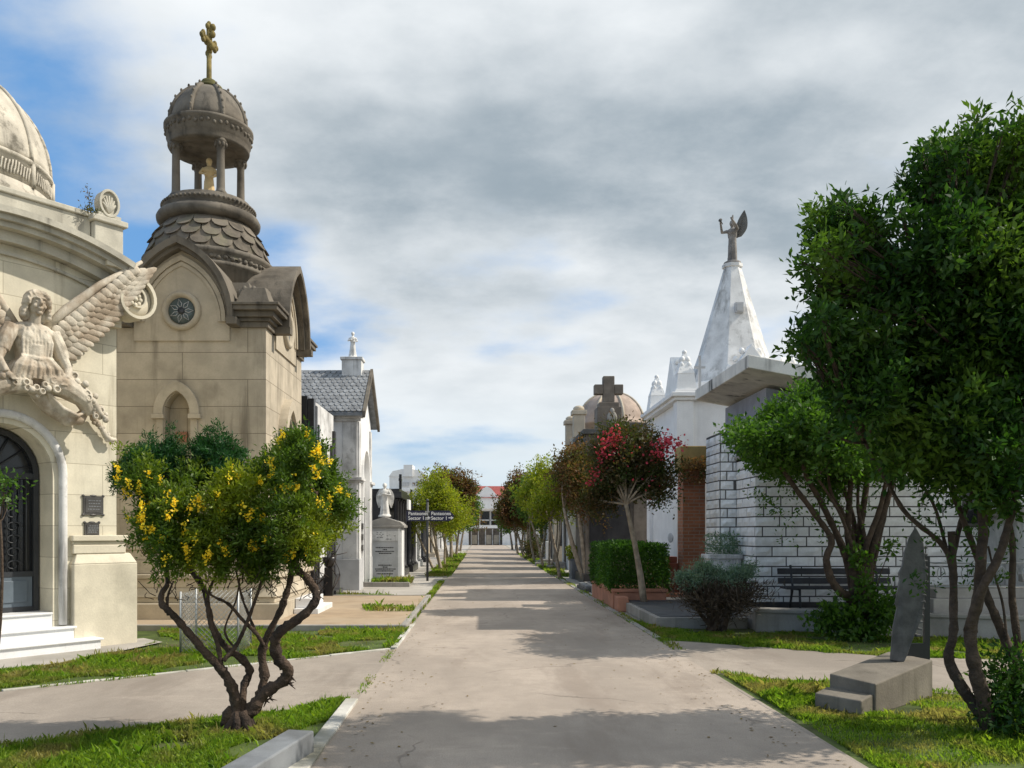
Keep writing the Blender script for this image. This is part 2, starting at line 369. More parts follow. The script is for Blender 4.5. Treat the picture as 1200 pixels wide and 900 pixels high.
def clump_leaves(rng, clumps, twigs, per, size, spread, aspect=.5, up=.6, shell=.5, droop=0):
    """clumps: rows x,y,z,rx,ry,rz ; twigs per unit; returns quads and twig tips"""
    allV = []; tips = []
    for cl in clumps:
        c = np.array(cl[:3]); r = np.array(cl[3:6])
        nt_ = max(3, int(twigs*(r[0]*r[1]*r[2])**(2/3)))
        d = nrm(rng.normal(size=(nt_,3))); rad = rng.uniform(0,1,nt_)**shell
        rad *= rng.uniform(.72,1.18,nt_)+.22*(rng.uniform(0,1,nt_)>.9)
        t = c + d*r*rad[:,None]; tips.append((c,t))
        pc = np.repeat(t, per, axis=0); dd = np.repeat(d, per, axis=0)
        o = rng.normal(size=pc.shape)*spread*.85 + dd*(rng.normal(size=(len(pc),1))*spread*1.1)
        pc = pc + o
        allV.append(leaf_quads(rng, pc, nrm(dd*.6+nrm(o)), size, aspect, up, droop))
    return np.concatenate(allV), tips
def bez(a, b, bend, n=6):
    a = Vector(a); b = Vector(b); m = (a+b)/2 + Vector(bend)
    return [(1-t)**2*a + 2*t*(1-t)*m + t*t*b for t in [i/(n-1) for i in range(n)]]
def twig_branches(mb, rng, tips, starts, r0, r1, count):
    for c, t in tips:
        st = min(starts, key=lambda s: (Vector(s)-Vector(c)).length + (2.0 if s[2] > c[2] else 0))
        p = bez(st, c, (rng.normal()*.06, rng.normal()*.06, rng.normal()*.05))
        mb.tube(p, [r0+(r1-r0)*i/5 for i in range(6)], 6)
        idx = rng.choice(len(t), min(count, len(t)), replace=False)
        for i in idx:
            a = p[3 if i % 2 else 4]
            mb.tube(bez(a, t[i], (rng.normal()*.04,)*3, 4), [r1*.8, r1*.6, r1*.45, r1*.25], 4)

def blob_crown(rng, c, r, n, k=.45, bottom=-.5):
    out = []
    while len(out) < n:
        d = rng.normal(size=3); d /= np.linalg.norm(d)
        if d[2] < bottom: continue
        q = rng.uniform(.35,.8)
        s = rng.uniform(.75,1.25)*k
        out.append((c[0]+d[0]*r[0]*q, c[1]+d[1]*r[1]*q, c[2]+d[2]*r[2]*q, r[0]*s, r[1]*s, r[2]*s))
    return out

def street_tree(name, label, x, y, stems, ctr, rad, mat_key, seed, bark='bark_pale', n=11, leaf=.07, twigs=90, per=26, flowers=None, group=None, k=.45, r0=.045, z0=0, spread=.09, cat='tree', z_split=.55):
    """ctr, rad local; stems: list of (dx,dy) base offsets"""
    rng = np.random.default_rng(seed)
    t = thing(name, label, cat, (x,y,z0), 0, group)
    cl = blob_crown(rng, ctr, rad, n, k)
    V, tips = clump_leaves(rng, cl, twigs, per, leaf, spread)
    mb = MB(); starts = []
    for (dx,dy) in stems:
        top = (ctr[0]+dx*3+rng.normal()*.12, ctr[1]+dy*3+rng.normal()*.12, ctr[2]-rad[2]*.45)
        p = bez((dx,dy,-.02), top, (rng.normal()*.08, rng.normal()*.08, 0), 9)
        mb.tube(p, [r0*(1.25-.6*i/8) for i in range(9)], 8, .08)
        starts += [tuple(p[-1]), tuple(p[-2]), tuple(p[-3])]
    twig_branches(mb, rng, tips, starts, r0*.45, r0*.2, 6)
    part(t, 'trunk', mb, M[bark])
    o = link('crown', quads_mesh('crown', V), L[mat_key], t)
    if flowers:
        FV = []
        for (fx,fy,fz,fr,nn) in flowers:
            c = np.array([fx,fy,fz]) + rng.normal(size=(nn,3))*np.array([fr,fr,fr*1.1])
            FV.append(leaf_quads(rng, c, nrm(rng.normal(size=(nn,3))), .06, .8))
        link('blossom', quads_mesh('blossom', np.concatenate(FV)), L['pink'], t)
    return t

def in_poly(pts, poly):
    x, y = pts[:,0], pts[:,1]; ins = np.zeros(len(pts), bool); n = len(poly)
    for i in range(n):
        x1,y1 = poly[i]; x2,y2 = poly[(i+1)%n]
        c = ((y1>y) != (y2>y)) & (x < (x2-x1)*(y-y1)/(y2-y1+1e-12)+x1)
        ins ^= c
    return ins
def grass_blades(name, poly, dens, h, seed, z=.0, clear=(), patch=.55):
    rng = np.random.default_rng(seed); P = np.array(poly)
    lo, hi = P.min(0), P.max(0); n = int(dens*np.prod(hi-lo))
    pts = rng.uniform(lo, hi, (n,2)); pts = pts[in_poly(pts, poly)]
    f = np.sin(pts[:,0]*2.3+seed)*np.sin(pts[:,1]*1.9+seed*2)+np.sin(pts[:,0]*5.1+1)*np.sin(pts[:,1]*4.3)*.6
    keep = rng.uniform(0,1,len(pts)) > patch*(f < -.35)*1.8
    for (cx,cy,cr) in clear: keep &= ((pts[:,0]-cx)**2+(pts[:,1]-cy)**2) > cr*cr*rng.uniform(.3,1.2,len(pts))
    pts = pts[keep]; f = f[keep]; n = len(pts)
    hh = h*rng.uniform(.45,1.35,n)*(1+.35*np.clip(f,-1,1)); tall = rng.uniform(0,1,n) > .985; hh[tall] *= 1.9
    a = rng.uniform(0,2*PI,n); w = rng.uniform(.0016,.0036,n)*(1+.07*pts[:,1])
    d = np.stack([np.cos(a),np.sin(a),np.zeros(n)],1); b = np.stack([-np.sin(a),np.cos(a),np.zeros(n)],1)
    base = np.concatenate([pts, np.full((n,1), z)],1); le = rng.uniform(.1,.7,n)
    mid = base + d*(hh*le*.25)[:,None] + np.array([0,0,1])*(hh*.6)[:,None]
    tip = base + d*(hh*le)[:,None] + np.array([0,0,1])*(hh*(1.05-.35*le))[:,None]
    V = np.stack([base-b*w[:,None], base+b*w[:,None], mid+b*(w*.7)[:,None], tip, mid-b*(w*.7)[:,None]],1)
    o = link(name, quads_mesh(name, V), L['grass']); o['kind'] = 'stuff'; o['label'] = None or 'short bright green grass'
    return o

# ------------------------------------------------------------------ curves
def arc_pts(cx, cz, r, a0, a1, n, rz=None):
    rz = rz or r
    return [(cx + r*math.cos(a0+(a1-a0)*i/(n-1)), cz + rz*math.sin(a0+(a1-a0)*i/(n-1))) for i in range(n)]
def pointed(w, z0, h, n=9, cx=0):
    """pointed arch polyline from right foot over the apex to the left foot"""
    c = (h*h-w*w)/(2*w); rr = c+w; a1 = math.atan2(h, c)
    right = [(cx-c+rr*math.cos(a1*i/(n-1)), z0+rr*math.sin(a1*i/(n-1))) for i in range(n)]
    left = [(2*cx-x, z) for x, z in right[::-1]][1:]
    return right + left
def rz4(k): return Matrix.Rotation(PI/2*k, 4, 'Z')

# ------------------------------------------------------------------ statues
def robe(mb, H, base_r, waist_r, z0, z1, seed=0, lean=(0,0)):
    r_ = random.Random(seed); ph = [r_.uniform(0,6.28) for _ in range(3)]
    prof = []
    for i in range(9):
        t = i/8; z = z0+(z1-z0)*t
        prof.append((base_r+(waist_r-base_r)*(t**.7), z))
    sub = MB().lathe(prof, 36, wob=lambda a,z: 1+.10*math.sin(7*a+ph[0]+z*2/H)*(1-.5*(z-z0)/(z1-z0))+.06*math.sin(11*a+ph[1]))
    sub.v = [(x+lean[0]*(z-z0), y*.78+lean[1]*(z-z0), z) for x,y,z in sub.v]
    mb.merge(sub)
def figure(H=1.0, arms=None, seed=0, head_tilt=(0,0), hair=True, rb=.15, lean=(0,0)):
    """robed standing statue facing -y, feet at z=0"""
    mb = MB()
    mb.lathe([(.19*H,0),(.19*H,.05*H),(.16*H,.06*H)], 16)
    robe(mb, H, rb*H, .085*H, .05*H, .60*H, seed)
    mb.ball((0,0,.66*H), (.105*H,.075*H,.13*H))
    mb.ball((0,-.02*H,.73*H), (.115*H,.075*H,.08*H))
    mb.ball((0,-.055*H,.70*H), (.085*H,.05*H,.05*H))
    mb.tube([(0,0,.78*H),(0,-.01*H,.86*H)], [.045*H,.035*H], 8)
    hx, hy = head_tilt
    mb.ball((hx*H,(-.02+hy)*H,.91*H), (.055*H,.065*H,.075*H))
    mb.ball((hx*H,(-.082+hy)*H,.90*H), (.012*H,.014*H,.018*H))
    if hair: mb.ball((hx*H,(.015+hy)*H,.925*H), (.068*H,.065*H,.07*H)); mb.ball((hx*H,(.05+hy)*H,.87*H),(.05*H,.04*H,.05*H))
    for pth in (arms or []):
        n = len(pth)
        mb.tube([Vector(p)*H for p in pth], [(.042-.018*i/(n-1))*H for i in range(n)], 8)
        e = Vector(pth[-1])*H; d = (e-Vector(pth[-2])*H).normalized()
        mb.ball(e+d*.02*H, (.026*H,.02*H,.03*H))
        for q in (-1,0,1):
            mb.tube([e+d*.03*H+Vector((q*.010*H,0,0)), e+d*.075*H+Vector((q*.016*H,0,-.004*H))], [.009*H,.006*H], 5)
        mb.tube([e+d*.015*H, e+d*.045*H+Vector((.02*H,-.01*H,.015*H))], [.009*H,.006*H], 5)
    return mb
def wing(root, tip, width, n=9, depth=.05, layers=3, drop=(0,0,-1)):
    """feathered wing: thick leading edge, overlapping feathers swept towards the tip"""
    mb = MB(); root = Vector(root); tip = Vector(tip); dr = Vector(drop).normalized(); e = tip-root; L_ = e.length; eh = e.normalized()
    nv = eh.cross(dr).normalized()
    if nv.y > 0: nv = -nv
    dr = (dr - eh*dr.dot(eh)).normalized()
    def put(c, d, w, ln, th, off):
        s = MB().ball((0,0,0), (w, th, ln*.5), seg=10, rings=6)
        y = d.cross(nv).normalized()
        mt = Matrix((y,nv,d)).transposed().to_4x4(); mt.translation = c+nv*off
        mb.merge(s.xf(mt))
    lead = [root, root+e*.25-dr*.03*L_, root+e*.6-dr*.035*L_, tip]
    mb.tube(lead, [depth*.9, depth, depth*.8, depth*.35], 8)
    put(root+e*.42+dr*width*.22, eh, width*.36, L_*.86, depth*.5, -depth*.25)
    rows = ((.62,1.0,.0,n+5),(.42,.62,.35,n+4),(.24,.40,.7,n+3),(.10,.26,1.0,n+2))
    for dist, fl, off, m in rows[:layers+1]:
        for i in range(m):
            t = (i+.3)/m
            dd = width*dist*(1-.62*t**1.5)
            a = root + e*(t*.90) + dr*dd
            ln = width*fl*.72*(.8+.55*t) if dist > .3 else width*.34
            d = (dr*(.95-.85*t) + eh*(.45+.6*t)).normalized()
            put(a+d*ln*.28, d, L_/m*.62, ln, depth*.34, off*depth*.8)
    return mb

def wing_blade(root, tip, width, depth=.03, side=1, rows=5):
    """solid leaf-shaped wing with raised feather ridges; side gives where the trailing edge hangs (local x, y, z vector)"""
    root = Vector(root); tip = Vector(tip); e = tip-root; L_ = e.length; eh = e.normalized(); sv = Vector(side); sv = (sv-eh*sv.dot(eh)).normalized(); nv = eh.cross(sv).normalized()
    lead = [(t, -.10*math.sin(t*PI)) for t in [i/10 for i in range(11)]]
    trail = [(t, (width/L_)*(math.sin(min(1,t*1.5+.25)*PI*.5)*(1-max(0,(t-.25)/.75)**2.2))) for t in [i/14 for i in range(13,0,-1)]]
    pts = [root+eh*(t*L_)+sv*(s*L_) for t,s in lead+trail]
    mb = MB(); n = len(pts)
    mb.add([p+nv*depth*.5 for p in pts]+[p-nv*depth*.5 for p in pts], [list(range(n)), list(range(2*n-1,n-1,-1))]+[(i,n+i,n+(i+1)%n,(i+1)%n) for i in range(n)])
    mb.tube([root+eh*(t*L_)+sv*(s*L_) for t,s in lead], [depth*(1.0-.5*t) for t,s in lead], 6)
    for i in range(rows+3):
        t0 = .08+.8*i/(rows+3); t1 = min(.99,t0+.30); s1 = (width/L_)*(math.sin(min(1,t1*1.5+.25)*PI*.5)*(1-max(0,(t1-.25)/.75)**2.2))
        mb.tube([root+eh*(t0*L_), root+eh*((t0*.5+t1*.5)*L_)+sv*(s1*.45*L_), root+eh*(t1*L_)+sv*(s1*.97*L_)], [depth*.75,depth*.7,depth*.4], 5)
    return mb
# ================================================================== THE SETTING
def sheet(name, poly, z, m):
    return struct(name, MB().add([(p[0],p[1],z) for p in poly], [list(range(len(poly)))]), m)
sheet('ground', [(-900,-60),(900,-60),(900,2500),(-900,2500)], 0, M['ground'])
road_me = MB()
ys = [-4]+[2+i*2.0 for i in range(0,52)]
for a,b in zip(ys[:-1], ys[1:]): road_me.add([(-1.18,a,.012),(2.57,a,.012),(2.57,b,.012),(-1.18,b,.012)], [(0,1,2,3)])
struct('road', road_me, M['road'])
sheet('path_left', [(-1.18,8.05),(-1.18,11.55),(-4.83,8.45),(-11,3.3),(-11,.2)], .008, M['path'])
sheet('path_right', [(2.57,12.6),(2.57,9.6),(4.7,8.3),(12,8.0),(12,10.5),(5.4,10.75)], .008, M['path'])
sheet('lawn_front_left', [(-1.18,-2),(-1.18,8.05),(-11,.2),(-11,-2)], .004, M['lawn'])
sheet('lawn_back_left', [(-1.2,11.55),(-1.2,13.7),(-8,13.7),(-11,8),(-11,3.3),(-4.83,8.45)], .004, M['lawn'])
sheet('lawn_front_right', [(2.57,9.6),(2.57,-2),(12,-2),(12,8.0),(4.7,8.3)], .004, M['lawn'])
sheet('lawn_back_right', [(2.57,12.6),(5.4,10.75),(12,10.5),(12,13.5),(3,14.3),(2.57,17)], .004, M['lawn'])
sheet('pavement_left', [(-1.35,20.5),(-1.35,100),(-9,100),(-9,20.5)], .006, M['paving'])
sheet('pavement_right', [(2.75,20.5),(10,20.5),(10,100),(2.75,100)], .006, M['paving'])
# concrete apron in front of the steps
sheet('apron', [(-4.55,12.15),(-5.0,12.6),(-7.3,9.9),(-7.6,8.2),(-6.4,8.75),(-5.0,10.2)], .03, M['paving'])
def kerb_strip(name, a, b, w, h, m, seg=14):
    a = Vector((*a,0)); b = Vector((*b,0)); d = (b-a).normalized(); n = Vector((-d.y,d.x,0))
    mb = MB(); k = max(2,int((b-a).length/ .9))
    for i in range(k):
        p = a + (b-a)*(i/k) + d*.006; q = a + (b-a)*((i+1)/k) - d*.006
        hh = h*rnd.uniform(.8,1.15); ww = w*rnd.uniform(.9,1.1)
        vs = [p-n*ww/2, q-n*ww/2, q+n*ww/2, p+n*ww/2]
        mb.add([(*v.xy,0) for v in vs]+[(*v.xy,hh) for v in vs], [(4,5,6,7),(0,1,5,4),(1,2,6,5),(2,3,7,6),(3,0,4,7)])
    return struct(name, mb, m, bevel=.008)
kerb_strip('kerb_front_left', (-1.22,-2), (-1.22,8.0), .13, .035, M['kerb'])
kerb_strip('kerb_path_left', (-1.25,11.55), (-4.8,8.52), .065, .022, M['kerb'])
kerb_strip('kerb_path_left', (-4.85,8.48), (-11,3.36), .065, .02, M['kerb'])
kerb_strip('kerb_back_left', (-1.2,11.6), (-1.2,15), .10, .03, M['kerb'])
kerb_strip('kerb_front_right', (2.58,-2), (2.58,9.55), .05, .014, M['path'])
kerb_strip('kerb_right', (2.62,12.7), (2.62,60), .10, .035, M['concrete'])
kerb_strip('kerb_path_right', (4.75,8.28), (12,7.98), .09, .025, M['kerb'])

# raised brown cement slab on the left, in front of the tower mausoleum
t = thing('paving_slab', 'low raised brown cement slab between the lawn and the grey pavement', 'slab', (-3.4,13.7,0))
part(t, 'curb', MB().box(-3.0,2.18,0,.10,0,.10).box(2.08,2.18,.10,6.6,0,.10).box(-3.0,2.08,6.5,6.6,0,.10), M['concrete'], bevel=.01)
part(t, 'slab_top', MB().box(-3.0,2.08,.10,6.5,0,.085), M['slabtop'])

# ================================================================== ANGEL MAUSOLEUM (left edge)
def ang(name, label, cat, x, y, z=0):
    c, s = math.cos(R(51.3)), math.sin(R(51.3))
    return thing(name, label, cat, (-6.08+c*x-s*y, 10.83+s*x+c*y, z), R(51.3))
am = ang('domed_mausoleum', 'cream mausoleum with curved cornice, scroll, iron door and stained dome at left edge', 'mausoleum', 0, 0)
arc = arc_pts(0, 2.36, .62, 0, PI, 17)
top = arc_pts(0, 1.45, 3.82, PI/2+R(23.1), PI/2-R(23.1), 19)
fac = [(1.5,0),(.62,0)] + arc + [(-.62,0),(-1.5,0)] + top
b = MB().prism(fac, 0, .5)
b.box(-1.5,1.5,.505,3.2,0,5.25)
part(am, 'wall', b, M['cream'])
b = MB()
for s in (-1,1):
    xs = sorted((s*.84, s*1.74)); b.box(xs[0],xs[1],-.13,3.4 if 0 else .5,0,1.16)
    xs = sorted((s*.84, s*1.74)); b.frustum(xs[0],xs[1],-.13,.5,1.162,1.30,.07)
    xs = sorted((s*.86, s*1.60)); b.box(xs[0],xs[1],-.075,.45,1.30,1.42); b.box(xs[0]-.02,xs[1]+.02,-.10,.47,1.47,1.55); b.box(xs[0],xs[1],-.06,.44,1.42,1.47)
b.box(-1.74,1.74,.48,3.4,0,1.15)
part(am, 'plinth', b, M['cream_plain'], bevel=.012)
# arch moulding
b = MB()
pth = [(.74,-.03,z) for z in (.36,.9,1.5,2.0)] + [(x,-.03,z) for x,z in arc_pts(0,2.36,.74,0,PI,21)] + [(-.74,-.03,z) for z in (2.0,1.5,.9,.36)]
b.tube(pth, .055, 8)
part(am, 'arch_moulding', b, M['white_dirty'])
# curved cornice
b = MB()
for r0,r1,y in ((4.15,4.07,-.44),(4.068,4.0,-.37),(3.998,3.93,-.30),(3.928,3.80,-.16),(3.70,3.66,-.05)):
    a0, a1 = PI/2+R(22), PI/2-R(22)
    b.ring(arc_pts(0,1.45,r0,a0,a1,25), arc_pts(0,1.45,r1,a0,a1,25), y, .03, False)
part(am, 'cornice', b, M['cream_dirty'])
b = MB().box(-1.16,1.16,.06,3.1,5.2,5.93).box(-1.2,1.2,.02,3.15,5.93,6.0)
for s in (-1,1):
    xs = sorted((s*1.17,s*1.58)); b.box(xs[0],xs[1],-.04,.45,5.22,5.88); b.box(xs[0]-.05,xs[1]+.05,-.09,.5,5.88,5.96)
    b.box(xs[0],xs[1],.5,3.1,5.22,5.80)
part(am, 'attic', b, M['cream_dirty'], bevel=.012)
for s in (-1,1):
    b = MB(); zc = 6.17; ov = lambda rx,rz: [(s*1.38+rx*math.cos(2*PI*i/24), zc+rz*math.sin(2*PI*i/24)) for i in range(24)]
    b.prism(ov(.145,.19), -.01, .12); b.ring(ov(.15,.195), ov(.115,.16), -.05, .0)
    for k in range(7):
        q = -1.25+2.5*k/6; b.tube([(s*1.38,-.015,zc-.13),(s*1.38+.05*math.sin(q),-.035,zc-.06),(s*1.38+.10*math.sin(q),-.02,zc-.05+.16*math.cos(q))],[.014,.022,.014],6)
    b.box(s*1.38-.17,s*1.38+.17,-.04,.16,5.961,6.02)
    part(am, 'antefix', b, M['cream_dirty'], bevel=.006)
    # scroll: a spiral band with a rosette core
    sp = []; n = 40
    for i in range(n):
        u = i/(n-1); a = R(100) - u*R(560); r = .30*(1-u*.72)
        sp.append((r*math.cos(a), r*math.sin(a), .05*(1-.55*u)))
    out = [(x+ (w)*x/math.hypot(x,z), z+w*z/math.hypot(x,z)) for x,z,w in sp]; inn = [(x,z) for x,z,w in sp]
    pre = [(-.42,.46),(-.28,.45),(-.14,.40)]; pri = [(-.42,.38),(-.28,.38),(-.14,.33)]
    b = MB(); mk = lambda L_: [(s*(1.60)+s*x, 4.83+z) for x,z in L_]
    b.ring(mk(pre+out), mk(pri+inn), -.36, -.02, False)
    a = MB().lathe([(0,-.17),(.24,-.17),(.24,.13),(0,.13)], 24).xf(Matrix.Rotation(PI/2,4,'X')); a.xf(Matrix.Translation((s*1.60,-.17,4.83))); b.merge(a)
    for k in range(8): b.ball((s*1.60+.075*math.cos(k*PI/4), -.32, 4.83+.075*math.sin(k*PI/4)), (.035,.03,.035), seg=8, rings=6)
    b.ball((s*1.60,-.33,4.83), .035, seg=8, rings=6)
    xs = sorted((s*1.34,s*1.52)); b.box(xs[0],xs[1],-.10,.0,4.45,4.86); b.box(xs[0]+.03,xs[1]-.03,-.13,-.10,4.50,4.80)
    part(am, 'scroll', b, M['cream_plain'])
# dome
ds = Matrix.Translation((-.02,1.75,5.9)) @ Matrix.Diagonal((.93,.93,.90,1)) @ Matrix.Translation((0,-1.7,-5.9))
b = MB().lathe([(1.5,5.9),(1.5,6.08),(1.46,6.14),(1.47,6.22),(1.42,6.28),(1.41,6.36)], 40, (0,1.7,0))
b.lathe([(1.40,6.36),(1.40,6.70),(1.43,6.71),(1.43,6.76),(1.38,6.78)], 40, (0,1.7,0))
b.lathe([(1.38*math.cos(a)+.0, 6.77+1.5*math.sin(a)) for a in [R(3.6*i) for i in range(0,25)]]+[(.04,8.27)], 40, (0,1.7,0))
d = part(am, 'dome', b.xf(ds), M['dome_cream'])
b = MB()
for k in range(12):
    a = 2*PI*k/12
    b.tube([((1.385*math.cos(R(e)))*math.cos(a), 1.7+(1.385*math.cos(R(e)))*math.sin(a), 6.77+1.505*math.sin(R(e))) for e in range(0,88,8)], .035, 6)
    b.tube([(1.41*math.cos(a),1.7+1.41*math.sin(a),6.36),(1.41*math.cos(a),1.7+1.41*math.sin(a),6.72)], .04, 6)
    for q in range(12):
        aa = a + R(3+ q*2.1); b.tube([(1.405*math.cos(aa+R(i*.4)), 1.7+1.405*math.sin(aa+R(i*.4)), 6.43+.2*(i/4)*(1 if q%2 else 1)+.02*math.sin(i*2+q)) for i in range(5)], .014, 5)
part(d, 'rib', b.xf(ds), M['dome_cream'])
# marble steps
b = MB().box(-1.1,1.1,-.34,.0,0,.17).box(-.82,.82,-.17,.0,.17,.34).box(-.62,.62,.003,.6,.0,.53)
b.box(-1.13,1.13,-.37,.0,.145,.172).box(-.85,.85,-.2,.0,.315,.342).box(-.615,.615,-.02,.4,.505,.532)
part(am, 'steps', b, M['marble_step'], bevel=.008)
# iron door
b = MB()
fr = arc_pts(0,2.36,.60,0,PI,17); fi = arc_pts(0,2.36,.53,0,PI,17)
b.ring([(.60,.53)]+fr+[(-.60,.53)], [(.53,.53)]+fi+[(-.53,.53)], .36, .42, False)
b.box(-.53,.53,.365,.415,2.30,2.38).box(-.035,.035,.35,.42,.53,2.3)
for s in (-1,1):
    b.box(min(s*.035,s*.53),max(s*.035,s*.53),.37,.41,.53,.60); b.box(min(s*.035,s*.53),max(s*.035,s*.53),.37,.41,1.0,1.07)
    for i in range(1,6): x = s*(.035+i*.083); b.tube([(x,.385,1.05),(x,.385,2.32)], .011, 6)
    for i in range(7):
        z = 1.15+i*.17; cx = s*.28
        b.tube([(cx+.12*math.cos(q)*(1-q/9), .375, z+.08*math.sin(q)*(1-q/9)) for q in [j*.5 for j in range(14)]], .009, 5)
for k in range(7): 
    a = PI*(k+.5)/7; b.tube([(.1*math.cos(a),.385,2.38+.1*math.sin(a)),(.53*math.cos(a),.385,2.36+.53*math.sin(a))], .011, 5)
dr = part(am, 'door', b, M['iron'])
b = MB()
for s in (-1,1):
    xs = sorted((s*.04,s*.525)); b.box(xs[0],xs[1],.378,.405,.58,1.03); b.box(xs[0]+.07,xs[1]-.07,.362,.38,.66,.95)
part(dr, 'lower_panel', b, M['iron_blue'], bevel=.006)
part(dr, 'pane', MB().prism([(.53,.9)]+arc_pts(0,2.36,.53,0,PI,15)+[(-.53,.9)], .425, .44), M['glass_dark'])
# bronze plaques
for zc, x0, x1, zh, lab in ((1.96,1.02,1.30,.13,'larger dark bronze plaque with scrolled frame beside the arched iron door'),(1.63,1.04,1.24,.095,'smaller dark bronze plaque, the lower one, beside the arched iron door')):
    q = ang('plaque', lab, 'plaque', (x0+x1)/2, -.002, zc)
    w = (x1-x0)/2
    b = MB().box(-w,w,-.02,0,-zh,zh); b.box(-w+.025,w-.025,-.027,-.02,-zh+.03,zh-.03)
    for sx in (-1,1):
        for sz in (-1,1): b.ball((sx*w,-.012,sz*zh),(.022,.014,.02),seg=8,rings=6)
        b.ball((0,-.012,sx*zh),(.05,.014,.018),seg=8,rings=6)
    part(q, 'backing', b, M['bronze'])
    b = MB()
    for r_ in range(4):
        z = zh*.45-r_*zh*.3; x = -w*.62+rnd.uniform(0,.02)
        while x < w*.6:
            l = rnd.uniform(.012,.035); b.box(x,x+l,-.03,-.026,z,z+.012); x += l+.01
    part(q, 'lettering', b, M['granite_grey'])
# angel relief over the door
ag = ang('angel_statue', 'carved winged angel with flower garland over the arched mausoleum door', 'statue', .245, -.02)
b = MB()
T = lambda x,y,z: (x,y,z)
b.ball((0,-.36,4.47),(.100,.125,.15)); b.tube([(0,-.482,4.52),(0,-.50,4.465),(0,-.485,4.45)],[.014,.022,.024],8)
b.ball((0,-.482,4.405),(.034,.016,.010)); b.ball((0,-.476,4.388),(.028,.016,.010)); b.ball((0,-.455,4.345),(.036,.036,.026))
for s in (-1,1):
    b.ball((s*.046,-.466,4.488),(.020,.014,.011)); b.tube([(s*.012,-.486,4.525),(s*.05,-.478,4.535),(s*.085,-.445,4.52)],[.012,.014,.010],7); b.ball((s*.055,-.455,4.43),(.03,.022,.03))
b.tube([(0,-.27,4.2),(0,-.33,4.38)],[.085,.07],10)
b.ball((0,-.24,4.13),(.28,.15,.14)); b.ball((0,-.25,3.98),(.22,.15,.22)); b.ball((.10,-.33,4.05),(.10,.09,.10)); b.ball((-.10,-.33,4.05),(.10,.09,.10))
b.tube([(0,-.22,3.95),(0,-.22,3.76)],[.2,.19],14)
for k in range(9):
    x = -.18+.045*k; b.tube([(x*.8,-.36-.02*(k%2),4.16),(x*1.0,-.39,4.0),(x*.95,-.375,3.80)],[.014,.022,.016],6)
for k in range(11):
    x = -.25+.05*k; b.tube([(x*.75,-.40,3.78),(x*1.1,-.43-.02*(k%2),3.66),(x*1.3,-.42,3.52)],[.02,.03,.03],6)
b.tube([(-.2,-.37,3.79),(0,-.42,3.77),(.2,-.37,3.79)],[.03]*3,8)
b.ball((0,-.22,3.62),(.32,.2,.2))
# arms with sleeves and hands
b.tube([(.25,-.24,4.16),(.32,-.28,3.98),(.36,-.30,3.84)],[.10,.095,.085],10); b.tube([(.34,-.30,3.9),(.40,-.36,3.70),(.34,-.44,3.56)],[.07,.055,.045],10)
b.ball((.31,-.46,3.53),(.05,.035,.04))
for k in range(4): b.tube([(.29+.02*k,-.47,3.52),(.25+.022*k,-.49,3.47)],[.014,.010],6)
b.tube([(-.25,-.24,4.16),(-.34,-.30,4.0),(-.40,-.33,3.84)],[.10,.095,.085],10); b.tube([(-.38,-.32,3.9),(-.46,-.38,3.72),(-.40,-.46,3.55)],[.07,.055,.045],10)
b.ball((-.37,-.47,3.52),(.05,.035,.04))
for k in range(4): b.tube([(-.38+.02*k,-.48,3.51),(-.34+.02*k,-.50,3.46)],[.014,.010],6)
# drapery, legs and trailing cloth
b.tube([(.1,-.28,3.55),(.38,-.34,3.48),(.62,-.32,3.36),(.74,-.24,3.2)],[.17,.16,.13,.09],12)
b.tube([(.05,-.2,3.45),(.22,-.22,3.22),(.45,-.24,3.08),(.62,-.2,3.1),(.72,-.12,3.2)],[.12,.11,.10,.085,.06],12)
for k in range(6):
    o = .035*k; b.tube([(.12+o*.5,-.36+o*.3,3.40-o),(.32+o*.2,-.37+o*.3,3.2-o*.55),(.52,-.36+o*.4,3.12-o*.3),(.68,-.26+o*.5,3.2)],[.02,.03,.028,.02],6)
b.tube([(-.1,-.28,3.5),(-.4,-.33,3.42),(-.7,-.28,3.25),(-.95,-.2,3.1)],[.15,.14,.12,.07],12)
part(ag, 'body', b, M['statue'], remesh=.0095)
b = MB()
b.ball((0,-.31,4.53),(.14,.15,.135))
for k in range(15):
    a = R(-12)+R(204)*k/14
    b.tube([(.10*math.cos(a)*.7,-.40,4.53+.10*math.sin(a)),(.128*math.cos(a),-.425-.012*(k%2),4.50+.125*math.sin(a)),(.152*math.cos(a),-.36,4.48+.13*math.sin(a))],[.026,.036,.036],8)
for s in (-1,1):
    for i in range(5): b.ball((s*(.128+.010*(i%2)+.006*i),-.375+.01*i,4.50-.045*i),(.042,.055,.036),seg=10,rings=7)
    b.ball((s*.10,-.26,4.36),(.07,.08,.11))
part(ag, 'hair', b, M['statue'], remesh=.0105, smooth=1)
b = MB(); r_ = random.Random(3)
gl = [(-.85,3.45),(-.62,3.52),(-.4,3.45),(-.2,3.40),(0,3.38),(.18,3.45),(.34,3.58),(.5,3.55),(.66,3.42),(.78,3.26),(.86,3.12)]
for i in range(80):
    u = i/80*(len(gl)-1); k = int(u); f = u-k; p = [gl[k][j]*(1-f)+gl[k+1][j]*f for j in (0,1)]
    c = (p[0]+r_.uniform(-.07,.07), -.40+.12*max(0,p[0]-.5)+r_.uniform(-.05,.05), p[1]+r_.uniform(-.07,.07)); q = r_.uniform(.028,.052)
    if i % 3 == 0:
        s_ = MB().lathe([(q*.5,0),(q*1.2,-.01),(q*1.25,-.03),(q*.7,-.045),(q*.75,-.02),(q*.2,-.02)], 10).xf(Matrix.Rotation(R(-90),4,'X')); b.merge(s_.xf(Matrix.Translation(c)))
    else: b.ball(c,(q,q*.8,q),seg=8,rings=6)
